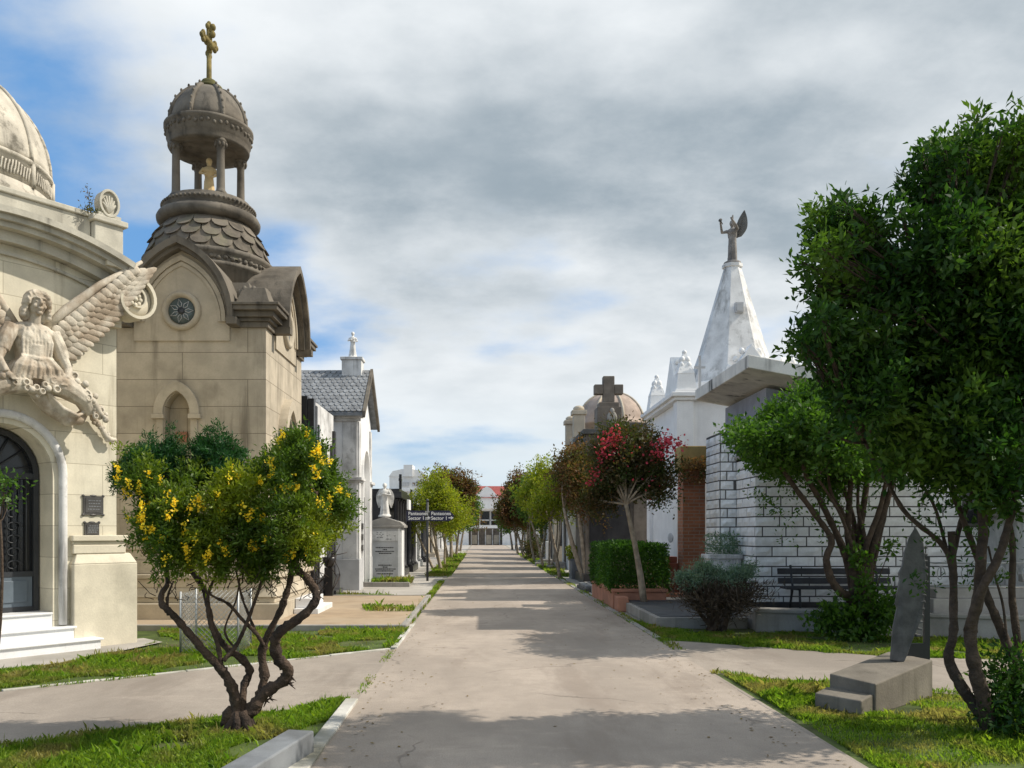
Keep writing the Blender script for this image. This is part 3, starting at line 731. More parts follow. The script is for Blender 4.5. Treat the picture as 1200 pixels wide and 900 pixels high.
for i in range(14):
    b.ball((.88+.02*i+r_.uniform(-.03,.03), -.06, 3.15-.022*i+r_.uniform(-.04,.04)), r_.uniform(.02,.045), seg=8, rings=6)
b.tube([(.80,-.12,3.24),(.88,-.06,3.15),(.98,-.06,3.05),(1.06,-.06,2.92),(1.12,-.07,2.87),(1.2,-.08,2.88)],[.03,.04,.03,.045,.04,.02],8)
b.tube([(x,-.38+.12*max(0,x-.5),z) for x,z in gl], [.05]*len(gl), 8)
part(ag, 'garland', b, M['statue'])
wr = wing((.16,-.16,4.18),(1.42,-.36,5.36),.50,13,.065,3,(.52,0,-.85))
part(ag, 'wing', wr, M['statue'])
wl = wing((-.16,-.16,4.18),(-1.30,-.36,5.30),.50,13,.065,3,(-.52,0,-.85))
part(ag, 'wing', wl, M['statue'])
# weeds on the attic
rng = np.random.default_rng(5)
c = np.array([0,0,.03])+rng.normal(size=(150,3))*np.array([.07,.05,.03]); c2 = np.array([-.03,0,.2])+rng.normal(size=(50,3))*np.array([.03,.02,.09])
wd = ang('weed', 'small weed tuft sprouting from the top of the cream mausoleum', 'plant', 1.13, .0, 5.97)
link('foliage', quads_mesh('foliage', leaf_quads(rng, np.concatenate([c,c2]), nrm(rng.normal(size=(200,3))), .05, .3)), L['red'], wd)
part(wd, 'stem', MB().tube([(0,0,0),(-.02,0,.15),(-.05,0,.36)],[.006,.004,.002],5).tube([(0,0,.1),(.05,0,.25)],[.004,.002],5), M['bark_brown'])

# ================================================================== TOWER MAUSOLEUM
tw = thing('tower_mausoleum', 'square sandstone mausoleum with dark scale-tiled cupola, pointed gables and open lantern', 'mausoleum', (-5.27,16.47,0))
H = 1.47
def niche_face(b):
    # front wall in pieces round a pointed blind niche (opening x -.22..+.22, z 3.0..3.75 + arch)
    x0,x1,cx = -H, H, -.09
    po = pointed(.22, 3.70, .36, 8, cx)
    b.prism([(x0,0),(cx-.22,0),(cx-.22,5.3),(x0,5.3)], -H, -H+.25)
    b.prism([(cx+.22,0),(x1,0),(x1,5.3),(cx+.22,5.3)], -H, -H+.25)
    b.prism([(cx-.22,0),(cx+.22,0),(cx+.22,2.75),(cx-.22,2.75)], -H, -H+.25)
    b.prism([(cx+.22,5.3)]+po+[(cx-.22,5.3)], -H, -H+.25)
b = MB(); niche_face(b)
b.box(-H,H,-H+.252,H,0,5.3)
part(tw, 'wall', b, M['tower'])
b = MB(); cx = -.09
oo = [(cx+.40,3.66)]+pointed(.40,3.70,.55,8,cx)+[(cx-.40,3.66)]; ii = [(cx+.235,3.66)]+pointed(.235,3.70,.37,8,cx)+[(cx-.235,3.66)]
b.ring(oo, ii, -H-.07, -H+.02, False)
for s in (-1,1): b.box(cx+s*.32-.11,cx+s*.32+.11,-H-.09,-H+.02,3.58,3.66); b.box(cx+s*.30-.06,cx+s*.30+.06,-H-.03,-H+.02,2.6,3.58)
b.box(cx-.42,cx+.42,-H-.08,-H+.02,2.52,2.62)
nh = part(tw, 'niche', b, M['tower_plain'], bevel=.008)
part(nh, 'small_plaque', MB().box(cx-.1,cx+.1,-H+.20,-H+.25,3.2,3.38), M['terracotta'])
# stepped plinth
b = MB()
for o,z0,z1 in ((.32,0,.36),(.20,.36,.46),(.16,.62,.78),(.22,.78,.86),(.10,.86,1.1),(.06,1.1,1.28),(.10,1.28,1.33)):
    b.box(-H-o,H+o,-H-o,H+o,z0,z1)
b.frustum(-H-.24,H+.24,-H-.24,H+.24,.46,.62,.07)
part(tw, 'plinth', b, M['tower_plain'], bevel=.015)
# corner cornices
for sx in (-1,1):
    for sy in (-1,1):
        b = MB()
        for o,z0,z1 in ((.05,5.18,5.28),(.10,5.28,5.34),(.17,5.34,5.44),(.26,5.44,5.52),(.29,5.52,5.57)):
            xs = sorted((sx*.90,sx*(H+o))); ys_ = sorted((sy*.90,sy*(H+o))); b.box(xs[0],xs[1],ys_[0],ys_[1],z0,z1)
        xs = sorted((sx*.94,sx*(H+.1))); ys_ = sorted((sy*.94,sy*(H+.1))); b.frustum(xs[0],xs[1],ys_[0],ys_[1],5.57,5.9,.12)
        for k in range(5): b.ball((sx*(1.0+.08*k),sy*(1.42),5.78+.06*(k%2)),(.06,.05,.1),seg=8,rings=6); b.ball((sx*1.42,sy*(1.0+.08*k),5.78+.06*(k%2)),(.05,.06,.1),seg=8,rings=6)
        part(tw, 'cornice', b, M['tower_dark'], bevel=.01)
# four pointed gables
gz = 5.30
for k in range(4):
    m4 = rz4(k)
    b = MB()
    foot = lambda w: [(w,4.98)]
    P_ = lambda w,h: [(w,gz-.02)]+pointed(w,gz,h,10)+[(-w,gz-.02)]
    b.prism([(.84,4.95)]+pointed(.84,gz,1.22,10)+[(-.84,4.95)], -H-.03, -.3)
    rw = .30
    b2 = MB()
    for w0,h0,w1,h1,y in ((.78,1.14,.71,1.05,-H-.08),(.69,1.03,.64,.96,-H-.055)):
        b2.ring(P_(w0,h0), P_(w1,h1), y, -H, False)
    a = MB().lathe([(.23,-.05),(.25,.05),(.30,.09),(.34,.05),(.36,-.05)], 28).xf(Matrix.Rotation(PI/2,4,'X')); a.xf(Matrix.Translation((0,-H-.03,5.47))); b2.merge(a)
    b.merge(b2)
    part(tw, 'tympanum', b.xf(m4), M['tower_plain'])
    b = MB()
    for w0,h0,w1,h1,y in ((.97,1.42,.88,1.29,-H-.30),(.878,1.288,.83,1.22,-H-.2)):
        b.ring(P_(w0,h0), P_(w1,h1), y, -.25, False)
    for s in (-1,1): b.box(min(s*.86,s*1.04),max(s*.86,s*1.04),-H-.33,-H+.2,gz-.12,gz+.0)
    part(tw, 'gable_roof', b.xf(m4), M['tower_dark'])
    b = MB().lathe([(0,0),(.23,0),(.23,.01),(0,.01)], 24).xf(Matrix.Rotation(PI/2,4,'X')); b.xf(Matrix.Translation((0,-H-.035,5.47)))
    rwn = part(tw, 'rose_window', b.xf(m4), M['glass_rose'])
    b = MB(); a = MB().lathe([(0,-.012),(.06,-.012),(.06,.012),(0,.012)],16).xf(Matrix.Rotation(PI/2,4,'X')).xf(Matrix.Translation((0,-H-.055,5.47)))
    for j in range(7):
        q = j*PI/3.5; c_, s_ = math.cos(q), math.sin(q)
        b.tube([(.05*c_-.0*s_,-H-.05,5.47+.05*s_),(.12*c_-.035*s_,-H-.05,5.47+.12*s_+.035*c_),(.21*c_,-H-.05,5.47+.21*s_),(.12*c_+.035*s_,-H-.05,5.47+.12*s_-.035*c_),(.05*c_,-H-.05,5.47+.05*s_)], .0075, 5)
    part(rwn, 'tracery', b.xf(m4), M['grey_plaster'])
    part(rwn, 'hub', a.xf(m4), M['iron'])
# road-side pointed doorway
b = MB(); m4 = rz4(1)
P2 = lambda w,h,z: [(w,.9)]+pointed(w,z,h,10)+[(-w,.9)]
b.ring(P2(.62,.95,3.2), P2(.45,.74,3.2), -H-.16, -H, False)
b.ring(P2(.45,.74,3.2), P2(.38,.64,3.2), -H-.09, -H, False)
for s in (-1,1): b.box(s*.53-.12,s*.53+.12,-H-.2,-H,3.02,3.2)
dw = part(tw, 'doorway', b.xf(m4), M['tower_plain'])
part(dw, 'door', MB().prism([(.38,.5)]+pointed(.38,3.2,.64,8)+[(-.38,.5)], -H-.03, -H+.0).xf(m4), M['iron_blue'])
b = MB().box(-.75,.75,-H-.78,-H-.33,0,.18).box(-.62,.62,-H-.62,-H-.33,.18,.36)
part(tw, 'steps', b.xf(m4), M['marble_step'], bevel=.01)
# drum, frieze, tiled bell roof
def TZ(z): return z if z < 6.74 else (6.74+(z-6.74)*.81 if z < 8.17 else (z-.27 if z < 10.6 else 10.33+(z-10.6)*1.22))
b = MB().frustum(-1.3,1.3,-1.3,1.3,5.3,6.1,.25)
b.lathe([(1.12,5.7),(1.12,6.42),(1.18,6.44),(1.18,6.5),(1.14,6.52),(1.14,6.62),(1.21,6.66),(1.22,6.72),(1.17,6.76)], 40)
part(tw, 'drum', b, M['tower_dark'])
b = MB()
for k in range(56):
    a = 2*PI*k/56; b.ball((1.14*math.cos(a),1.14*math.sin(a),6.57+.015*(k%2)),(.05,.05,.045),seg=8,rings=5)
part(tw, 'frieze', b, M['tower_dark'])
prof = [(1.15,6.74),(1.13,6.95),(1.07,7.15),(.98,7.35),(.88,7.52),(.79,7.66)]
b = MB().lathe([(r-.05,z) for r,z in prof], 40)
def rad_at(z):
    for (r0,z0),(r1,z1) in zip(prof[:-1],prof[1:]):
        if z0 <= z <= z1: return r0+(r1-r0)*(z-z0)/(z1-z0)
    return prof[-1][0] if z > prof[-1][1] else prof[0][0]
for row in range(4):
    zt = 7.66-row*.245; nn = 18; 
    for k in range(nn):
        a = 2*PI*(k+.5*(row%2))/nn; zb = zt-.37; rt = rad_at(zt)-.02; rb = rad_at(max(6.74,zb))+.018
        w = PI*rad_at((zt+zb)/2)/nn*.97; pts = []
        kx = rnd.uniform(-.012,.012); kz = rnd.uniform(-.018,.018); kr = rnd.uniform(-.006,.016)
        for sx, sz in [(-1,0),(-1,.45),(-.93,.68),(-.7,.88),(-.35,.98),(0,1.0),(.35,.98),(.7,.88),(.93,.68),(1,.45),(1,0)]:
            r = rt+(rb-rt)*sz+kr*sz; aa = a + kx*sz + sx*w/rad_at((zt+zb)/2); pts.append((r,aa,zt+(zb-zt)*sz+kz*sz))
        o1 = [(r*math.cos(q),r*math.sin(q),z) for r,q,z in pts]; o2 = [((r-.035)*math.cos(q),(r-.035)*math.sin(q),z-.004) for r,q,z in pts]
        n_ = len(pts); b.add(o1+o2, [list(range(n_))]+[(i,n_+i,n_+(i+1)%n_,(i+1)%n_) for i in range(n_)])
part(tw, 'tiled_roof', b, M['slate_tile'])
b = MB().lathe([(.78,7.6),(.90,7.62),(.955,7.68),(.965,7.76),(.93,7.84),(.85,7.88),(.80,7.93),(.84,7.97),(.86,8.03),(.84,8.09),(.78,8.12),(.78,8.17),(0,8.17)], 44)
for k in range(60):
    a = 2*PI*k/60; b.ball((.86*math.cos(a),.86*math.sin(a),8.03),(.03,.03,.035),seg=6,rings=5)
part(tw, 'lantern_base', b, M['tower_dark'])
for k in range(4):
    a = R(-90+37)+k*PI/2; c_ = (.63*math.cos(a),.63*math.sin(a),0)
    b = MB().lathe([(.11,8.17),(.11,8.22),(.085,8.25)]+[(.078,8.3),(.07,9.0)]+[(.075,9.02),(.085,9.05),(.11,9.14),(.12,9.15),(.12,9.2)], 16, c_, wob=lambda q,z:1+(.07*math.sin(8*q) if 8.28<z<9.01 else 0))
    cl = part(tw, 'column', b, M['tower_dark'])
    b = MB()
    for j in range(8):
        q = j*PI/4; b.ball((c_[0]+.10*math.cos(q),c_[1]+.10*math.sin(q),9.10),(.03,.03,.05),seg=6,rings=5)
    part(cl, 'capital', b, M['tower_dark'])
b = MB().lathe([(.48,9.24),(.52,9.18),(.74,9.18),(.76,9.22),(.76,9.33),(.785,9.35),(.785,9.52),(.83,9.55),(.83,9.60),(.74,9.62),(.60,9.45),(.45,9.5)], 44)
for k in range(44):
    a = 2*PI*k/44; b.ball((.79*math.cos(a),.79*math.sin(a),9.44+.02*(k%3)),(.035,.035,.04),seg=6,rings=5)
part(tw, 'entablature', b, M['tower_dark'])
dp = [(.735,9.60),(.73,9.72),(.69,9.87),(.61,10.04),(.50,10.19),(.36,10.32),(.24,10.38)]
b = MB().lathe(dp+[(.10,10.40)], 40)
dm = part(tw, 'cupola', b, M['tower_dark'])
b = MB()
for k in range(8):
    a = R(-90+37)+k*PI/4
    b.tube([((r+.005)*math.cos(a),(r+.005)*math.sin(a),z) for r,z in dp], [.045]*6+[.03], 6)
    for (r,z) in dp[:-1]: b.ball(((r+.03)*math.cos(a),(r+.03)*math.sin(a),z+.04),(.025,.025,.035),seg=6,rings=5)
part(dm, 'rib', b, M['tower_dark'])
part(tw, 'mossy_cap', MB().lathe([(.24,10.36),(.27,10.39),(.25,10.44),(.17,10.46),(.17,10.49),(.13,10.56),(.05,10.6)], 24), M['moss'])
b = MB().tube([(0,0,10.55),(0,0,10.62),(0,0,11.1)],[.06,.05,.045],8)
cr = MB().tube([(0,0,11.0),(0,0,11.42)],[.05,.05],8).tube([(-.2,0,11.2),(.2,0,11.2)],[.045,.045],8)
for p in ((-.2,0,11.2),(.2,0,11.2),(0,0,11.42)):
    for d in ((.05,0,0),(-.05,0,0),(0,0,.05),(0,0,-.05)): cr.ball((p[0]+d[0],p[1],p[2]+d[2]),(.05,.045,.05),seg=8,rings=6)
for i in range(12): cr.ball((rnd.uniform(-.06,.06),-.06+rnd.uniform(-.02,.1),10.98+i*.04),(.05,.06,.06),seg=7,rings=5)
b.merge(cr.xf(Matrix.Rotation(R(76),4,'Z')))
part(tw, 'cross', b, M['gilt'])
TZ = None
lf = thing('cherub_statue', 'small yellowed statue standing inside the open lantern of the sandstone tower', 'statue', (-5.27,16.47,7.90))
part(lf, 'body', figure(.92,[[(.1,0,.76),(.17,-.06,.62),(.08,-.13,.55)],[(-.1,0,.76),(-.18,-.05,.64),(-.08,-.13,.6)]],4).xf(Matrix.Rotation(R(15),4,'Z')), M['statue_gold'], remesh=.016, smooth=1)
b = MB().box(-.2,.2,-.2,.2,0,.10)
part(lf, 'pedestal', b, M['statue_gold'], bevel=.01)

# ================================================================== wire guard, block, bollard
t = thing('wire_guard', 'square wire mesh guard on the lawn behind the yellow flowering tree', 'guard', (-3.5,11.25,0))
for sx in (-1,1):
    for sy in (-1,1): part(t, 'post', MB().tube([(sx*.37,sy*.3,0),(sx*.37,sy*.3,.83)], .014, 6), M['galv'])
b = MB()
def meshface(p0, u, w, h):
    s = .065; k = int((w+h)/s)
    for i in range(k):
        for sg in (1,-1):
            a = i*s
            q0 = (a,0) if a <= w else (w,a-w); q1 = (0,a) if a <= h else (a-h,h)
            f = lambda q: (p0[0]+u[0]*(q[0] if sg>0 else w-q[0]), p0[1]+u[1]*(q[0] if sg>0 else w-q[0]), .03+q[1])
            b.tube([f(q0),f(q1)], .0028, 3)
for p0,u,w in (((-.37,-.3),(1,0),.74),((-.37,.3),(1,0),.74),((-.37,-.3),(0,1),.6),((.37,-.3),(0,1),.6)): meshface(p0,u,w,.78)
part(t, 'mesh', b, M['galv'])
o = tag(link('stone_block', MB().obox((0,0,.085),(.20,1.7,.17)).mesh('stone_block'), M['granite_grey'], bevel=.012), 'long blue-grey granite block lying on the grass beside the road edge', 'block')
o.location = (-1.47,5.27,0); o.rotation_euler = (R(1),0,R(-12))
# ================================================================== LEFT SIDE, FURTHER BACK
def cross_mb(w, h, t, bar=.66, arm=None):
    arm = arm or t
    return MB().box(-t/2,t/2,-t/2,t/2,0,h).box(-w/2,-t/2-.0015,-t/2,t/2,h*bar-arm/2,h*bar+arm/2).box(t/2+.0015,w/2,-t/2,t/2,h*bar-arm/2,h*bar+arm/2)
gm = thing('granite_mausoleum', 'stepped black granite mausoleum with pale front beside the slate-roofed white chapel', 'mausoleum', (-3.9,20.85,0))
part(gm, 'wall', MB().box(-2.6,-.06,-1.52,1.5,0,4.68), M['granite_black'], bevel=.01)
part(gm, 'front_panel', MB().box(-.058,.02,-1.35,1.42,.5,4.62).box(-.02,.05,.2,.9,.55,2.6), M['white_dirty'], bevel=.01)
for y,z,w in ((-1.42,4.62,.20),(-1.14,4.5,.16),(-.86,4.1,.14),(1.32,4.2,.22),(.98,3.8,.16)):
    part(gm, 'pilaster', MB().box(-.05,.09,y-w/2,y+w/2,.5,z), M['granite_black'], bevel=.008)
part(gm, 'base', MB().box(-2.7,.16,-1.6,1.58,0,.5).box(.16,.42,-.5,.5,0,.2), M['granite_black'], bevel=.012)
part(gm, 'door', MB().box(.05,.07,.28,.82,.6,2.5), M['iron'])
part(gm, 'cross', cross_mb(.36,.75,.06).xf(Matrix.Rotation(PI/2,4,'Z')).xf(Matrix.Translation((.06,.1,2.9))), M['iron'])
o = thing('urn_stand', 'slim black granite flower stand in front of the stepped granite mausoleum', 'flower stand', (-3.62,20.2,0))
part(o, 'post', MB().box(-.1,.1,-.1,.1,0,.75), M['granite_black'], bevel=.01)
part(o, 'bowl', MB().lathe([(.06,.75),(.12,.8),(.16,.92),(.17,1.0),(.14,1.0),(.12,.9)], 16), M['granite_black'])

ch = thing('chapel_mausoleum', 'white chapel mausoleum with grey fish-scale slate roof and gable towards the road', 'mausoleum', (-3.5,24.55,0))
b = MB().box(-2.7,-.02,-1.33,1.33,.0,4.85)
ga = [(1.33,0),(.62,0)] + [(p[0],p[1]) for p in arc_pts(0,3.3,.62,0,PI,13)] + [(-.62,0),(-1.33,0),(-1.33,4.85),(0,6.0),(1.33,4.85)]
b.prism(ga, -.018, .12, 'yz')
b.box(-.019,.03,-.62,.62,0,3.95)
part(ch, 'wall', b, M['white'])
b = MB().box(-2.72,.16,-1.37,-1.335,0,.82).box(-.5,.17,-1.40,-1.372,0,.85).box(.122,.17,-1.37,-.64,0,.85)
part(ch, 'plinth', b, M['grey_plaster'], bevel=.008)
part(ch, 'plinth', MB().box(.122,.17,.64,1.37,0,.85), M['grey_plaster'], bevel=.008)
b = MB()
for z0,z1,o in ((2.94,3.0,.06),(3.0,3.08,.12),(4.6,4.68,.08),(4.68,4.8,.16)):
    b.box(-2.72,.12+o,-1.33-o,-1.331,z0,z1)
    if z1 < 4: 
        b.box(.121,.12+o,-1.33,-.66,z0,z1); b.box(.121,.12+o,.66,1.33+o,z0,z1)
b.box(.121,.16,-1.33,-1.0,.85,4.6).box(.121,.16,1.0,1.33,.85,4.6)
b.box(-.3,.10,-1.36,-1.332,.85,4.6)
part(ch, 'cornice', b, M['white_dirty'], bevel=.008)
b = MB()
oo = arc_pts(0,3.3,.72,0,PI,15); ii = arc_pts(0,3.3,.62,0,PI,15)
a = MB().ring([(.72,.2)]+oo+[(-.72,.2)], [(.62,.2)]+ii+[(-.62,.2)], .0, .07, False).xf(Matrix.Rotation(PI/2,4,'Z')).xf(Matrix.Translation((.19,0,0)))
part(ch, 'arch', b.merge(a), M['white'])
part(ch, 'door', MB().box(.032,.06,-.45,.45,.1,2.6), M['iron'])
for i,(z,w) in enumerate(((1.75,.11),(1.45,.13),(1.15,.11))):
    part(ch, 'plaque', MB().box(.165,.19,-.98,-.70,z-.08,z+.08), M['bronze'])
b = MB(); x0,x1 = -2.9,.28
b.prism([(-1.62,4.72),(0,6.12),(1.62,4.72),(1.62,4.80),(0,6.22),(-1.62,4.80)][::1], x0, x1, 'yz')
rf = part(ch, 'roof', b, M['slate'])
b = MB(); sl = Vector((0,-1.64,-1.435)); 
for sg in (1,-1):
    for row in range(13):
        n_ = 20; u0 = row/13.0; u1 = min(1.0,(row+1.45)/13.0)
        for k in range(n_+1):
            xa = x0 + (k-.5*(row%2))*(x1-x0)/n_; w = (x1-x0)/n_*.94; xa = max(xa,x0); xb = min(xa+w,x1)
            if xb-xa < .03: continue
            pts = []
            for fx,fu in ((0,0),(0,.6),(.2,.88),(.5,1),(.8,.88),(1,.6),(1,0)):
                u = u0+(u1-u0)*fu; lift = .012+.03*fu
                pts.append((xa+(xb-xa)*fx, sg*(-1.635*u), 6.235-1.43*u+lift))
            if sg < 0: pts = pts[::-1]
            lo = [(p[0],p[1],p[2]-.02) for p in pts]; m_ = len(pts)
            b.add(pts+lo, [list(range(m_))]+[(i,m_+i,m_+(i+1)%m_,(i+1)%m_) for i in range(m_)])
part(rf, 'slates', b, M['slate'])
b = MB()
for s in (-1,1):
    b.prism([(0,6.08),(s*1.66,4.66),(s*1.66,4.84),(0,6.28)], .285, .36, 'yz')
part(ch, 'barge_board', b, M['tower_dark'])
part(ch, 'pedestal', MB().box(-.5,.06,-.25,.25,6.0,6.5).box(-.54,.10,-.29,.29,6.5,6.58), M['white_dirty'], bevel=.01)
o = thing('chapel_statue', 'small stone statue on the pedestal above the slate roof of the white chapel', 'statue', (-3.72,24.55,6.58))
part(o, 'body', figure(.78,[[(.1,0,.76),(.17,-.05,.62),(.05,-.13,.6)],[(-.1,0,.76),(-.17,-.05,.64),(-.05,-.13,.66)]],9), M['statue_white'], remesh=.016, smooth=1)

tb = thing('pedestal_tomb', 'grey pedestal tomb with inscribed front and gabled cap beneath a white angel', 'tomb', (-3.05,26.7,0))
part(tb, 'body', MB().box(-.5,.5,0,1.0,.12,1.72), M['grey_plaster'], bevel=.012)
part(tb, 'lit_side', MB().box(.503,.53,.05,.95,.12,1.70).box(.42,.50,-.02,-.002,.12,1.7), M['white'])  # sunlit side painted in white, set against the shaded grey of the body
b = MB().box(-.62,.62,-.1,1.1,1.722,1.80); b.prism([(-.6,1.8),(.6,1.8),(.5,1.90),(0,2.06),(-.5,1.90)], -.08, 1.08)
part(tb, 'cap', b, M['concrete'], bevel=.01)
part(tb, 'base', MB().box(-.6,.6,-.1,1.1,0,.12), M['concrete'], bevel=.01)
b = MB().box(-.42,.42,-.02,-.002,1.3,1.62); b.box(-.40,.40,-.03,-.022,1.32,1.60)
part(tb, 'relief_panel', b, M['white_dirty'])
b = MB(); r_ = random.Random(11)
for z,w in ((1.10,.28),(1.04,.06),(.98,.30),(.92,.18),(.55,.2),(.49,.06),(.43,.3),(.37,.28),(.28,.25)):
    x = -w
    while x < w: l = r_.uniform(.02,.05); b.box(x,x+l,-.006,-.002,z-.016,z+.016); x += l+.012
for k in range(14): x=r_.uniform(-.3,.3); b.box(x,x+.05,-.036,-.03,1.36+.05*(k%5),1.375+.05*(k%5))
part(tb, 'lettering', b, M['granite_black'])
o = thing('tomb_angel', 'white marble angel with folded wings standing on the grey pedestal tomb', 'statue', (-3.1,27.15,2.06))
part(o, 'body', figure(1.10,[[(.11,0,.76),(.18,-.05,.62),(.04,-.16,.66)],[(-.11,0,.76),(-.18,-.05,.62),(-.04,-.16,.66)]],3), M['statue_white'], remesh=.018, smooth=1)
part(o, 'wing', wing_blade((.09,.10,.92),(.20,.14,.30),.16,.03,(1,.2,0)), M['statue_white'])
part(o, 'wing', wing_blade((-.09,.10,.92),(-.20,.14,.30),.16,.03,(-1,.2,0)), M['statue_white'])

# planting bed by the pedestal tomb
o = thing('grave_bed', 'low concrete grave bed with weeds in front of the grey pedestal tomb', 'grave', (-2.9,24.6,0))
part(o, 'curb', MB().box(-.8,.8,0,.1,0,.14).box(-.8,.8,1.3,1.4,0,.14).box(-.8,-.7,.1,1.3,0,.14).box(.7,.8,.1,1.3,0,.14), M['concrete'], bevel=.01)
part(o, 'soil', MB().box(-.7,.7,.1,1.3,0,.06), M['lawn'])
# row of dark mausoleums
def dark_maus(label, x, y, w, d, h, mkey, ckey, cols, cap):
    t = thing('granite_mausoleum', label, 'mausoleum', (x,y,0))
    part(t, 'wall', MB().box(-d,-.35,-w/2,w/2,.0,h), M[mkey], bevel=.01)
    part(t, 'base', MB().box(-d-.05,.08,-w/2-.05,w/2+.05,0,.25), M[ckey], bevel=.01)
    part(t, 'cornice', MB().box(-d-.08,.1,-w/2-.08,w/2+.08,h,h+.22).box(-d,.02,-w/2,w/2,h+.22,h+.22+cap), M[mkey], bevel=.01)
    for i in range(cols):
        yy = -w/2+.15+(w-.3)*i/(cols-1)
        part(t, 'column', MB().lathe([(.13,.25),(.13,.33),(.10,.36),(.09,h-.12),(.13,h-.05),(.13,h)], 12, (-.1,yy,0)), M[ckey])
    part(t, 'door', MB().box(-.36,-.30,-.35,.35,.25,2.1), M['iron'])
    part(t, 'cross', cross_mb(.4,.6,.09).xf(Matrix.Rotation(PI/2,4,'Z')).xf(Matrix.Translation((-.1,0,h+.22+cap))), M[ckey])
    return t
dark_maus('black columned mausoleum right behind the grey pedestal tomb', -2.85, 30.8, 3.2, 3.0, 2.75, 'granite_black', 'granite_black', 4, .1)
dark_maus('low dark grey mausoleum with black columns behind the sign post', -2.8, 35.0, 2.6, 3.0, 2.5, 'lead', 'granite_black', 3, .0)
dark_maus('small white-walled mausoleum with pale columns behind the yellow-green tree on the left', -2.9, 39.2, 2.8, 3.0, 2.6, 'white_dirty', 'grey_plaster', 3, .1)
dark_maus('far dark mausoleum among the left hand trees', -3.0, 46, 3.2, 3.0, 2.9, 'lead', 'granite_black', 4, .1)
dark_maus('far beige mausoleum among the left hand trees', -3.0, 55, 3.6, 3.0, 3.2, 'beige', 'beige', 4, .2)
dark_maus('farthest grey mausoleum on the left of the road', -3.0, 68, 4.5, 3.0, 3.2, 'grey_plaster', 'white_dirty', 4, .2)
o = thing('rear_wall', 'long low dark boundary wall behind the white tomb angel', 'wall', (-6.0,40,0))
part(o, 'wall_face', MB().box(-6,2.6,0,.3,0,2.35), M['lead']); part(o, 'coping', MB().box(-6.05,2.65,-.05,.35,2.35,2.45), M['lead'], bevel=.02)

def sign():
    t = thing('sign_post', 'black post carrying navy direction boards reading Panteones Sector 1', 'sign', (-1.77,27.6,0))
    part(t, 'post', MB().tube([(0,0,0),(0,0,2.55)], .04, 10).ball((0,0,2.6),(.05,.05,.06)), M['iron'])
    def board(x0, x1, y, tip):
        b = MB(); h = .17
        b.prism([(x0,1.94-.0),(x1,1.94),(x1+tip,1.94+h),(x1,1.94+2*h),(x0,1.94+2*h)], y-.012, y+.012)
        bd = part(t, 'board', b, M['sign'])
        for txt, z, sz, xx in (('Panteones', 2.135, .155, x0+.06), ('Sector 1', 1.985, .155, x0+.06), ('\u2794', 1.985, .16, x0+.60)):
            if txt == '\u2794':
                a = MB().prism([(xx+.02,2.03),(xx+.10,2.03),(xx+.10,1.985),(xx+.19,2.045),(xx+.10,2.105),(xx+.10,2.06),(xx+.02,2.06)], y-.020, y-.0125)
                part(bd, 'arrow', a, M['sign_white']); continue
            cu = bpy.data.curves.new('lettering','FONT'); cu.body = txt; cu.size = sz; cu.extrude = .003; cu.offset = .003
            ob = bpy.data.objects.new('lettering_curve', cu); col.objects.link(ob)
            bpy.context.view_layer.update()
            me = bpy.data.meshes.new_from_object(ob.evaluated_get(bpy.context.evaluated_depsgraph_get()))
            bpy.data.objects.remove(ob); bpy.data.curves.remove(cu)
            me.transform(Matrix.Translation((xx,y-.017,z)) @ Matrix.Rotation(PI/2,4,'X'))
            link('lettering', me, M['sign_white'], bd)
    board(-.68,-.06,-.03,0); board(.06,.72,-.03,.16)
    b = MB(); 
    for z in (2.0,2.24): b.box(-.07,.07,-.06,-.045,z-.02,z+.02)
    part(t, 'bracket', b, M['galv'])
    bd = part(t, 'board', MB().box(-.62,-.56,-.5,.3,2.30,2.62), M['white'])
sign()

# far buildings on the left
o = thing('apartment_block', 'white modern building with stepped roof rising far behind the tomb angel', 'building', (-5.4,62,0))
b = MB().box(-1.6,1.5,0,6,0,4.6).box(-1.35,1.3,.1,5,4.6,5.6).prism([(-1.4,5.6),(1.4,5.6),(1.0,6.0),(.35,6.15),(-.45,6.15),(-1.1,6.0)], .05, 5)
part(o, 'wall', b, M['white'])
part(o, 'tower', MB().box(-.3,.35,-.1,2,5.6,6.45), M['white'])
for x0,x1,z0,z1 in ((-.6,.1,4.9,5.2),(.3,.9,4.9,5.2),(-.9,-.5,3.9,4.4),(.2,1.2,3.3,4.2)): part(o, 'window', MB().box(x0,x1,-.03,-.002,z0,z1), M['grey_plaster'])
part(o, 'balcony', MB().box(-1.7,1.6,-.3,-.05,4.5,4.7), M['white'], bevel=.02)
o = thing('red_roof_house', 'small house with red tiled roof far behind the white tomb angel', 'house', (-8.4,62,0))
part(o, 'wall', MB().box(-3,1.4,0,5,0,3.0), M['grey_plaster'])
part(o, 'roof', MB().prism([(-.3,2.9),(2.5,4.5),(5.3,2.9)], -3.2, 1.6, 'yz'), M['red_roof'])
part(o, 'window', MB().box(.3,1.2,-.02,-.002,2.0,2.8), M['glass_dark'])
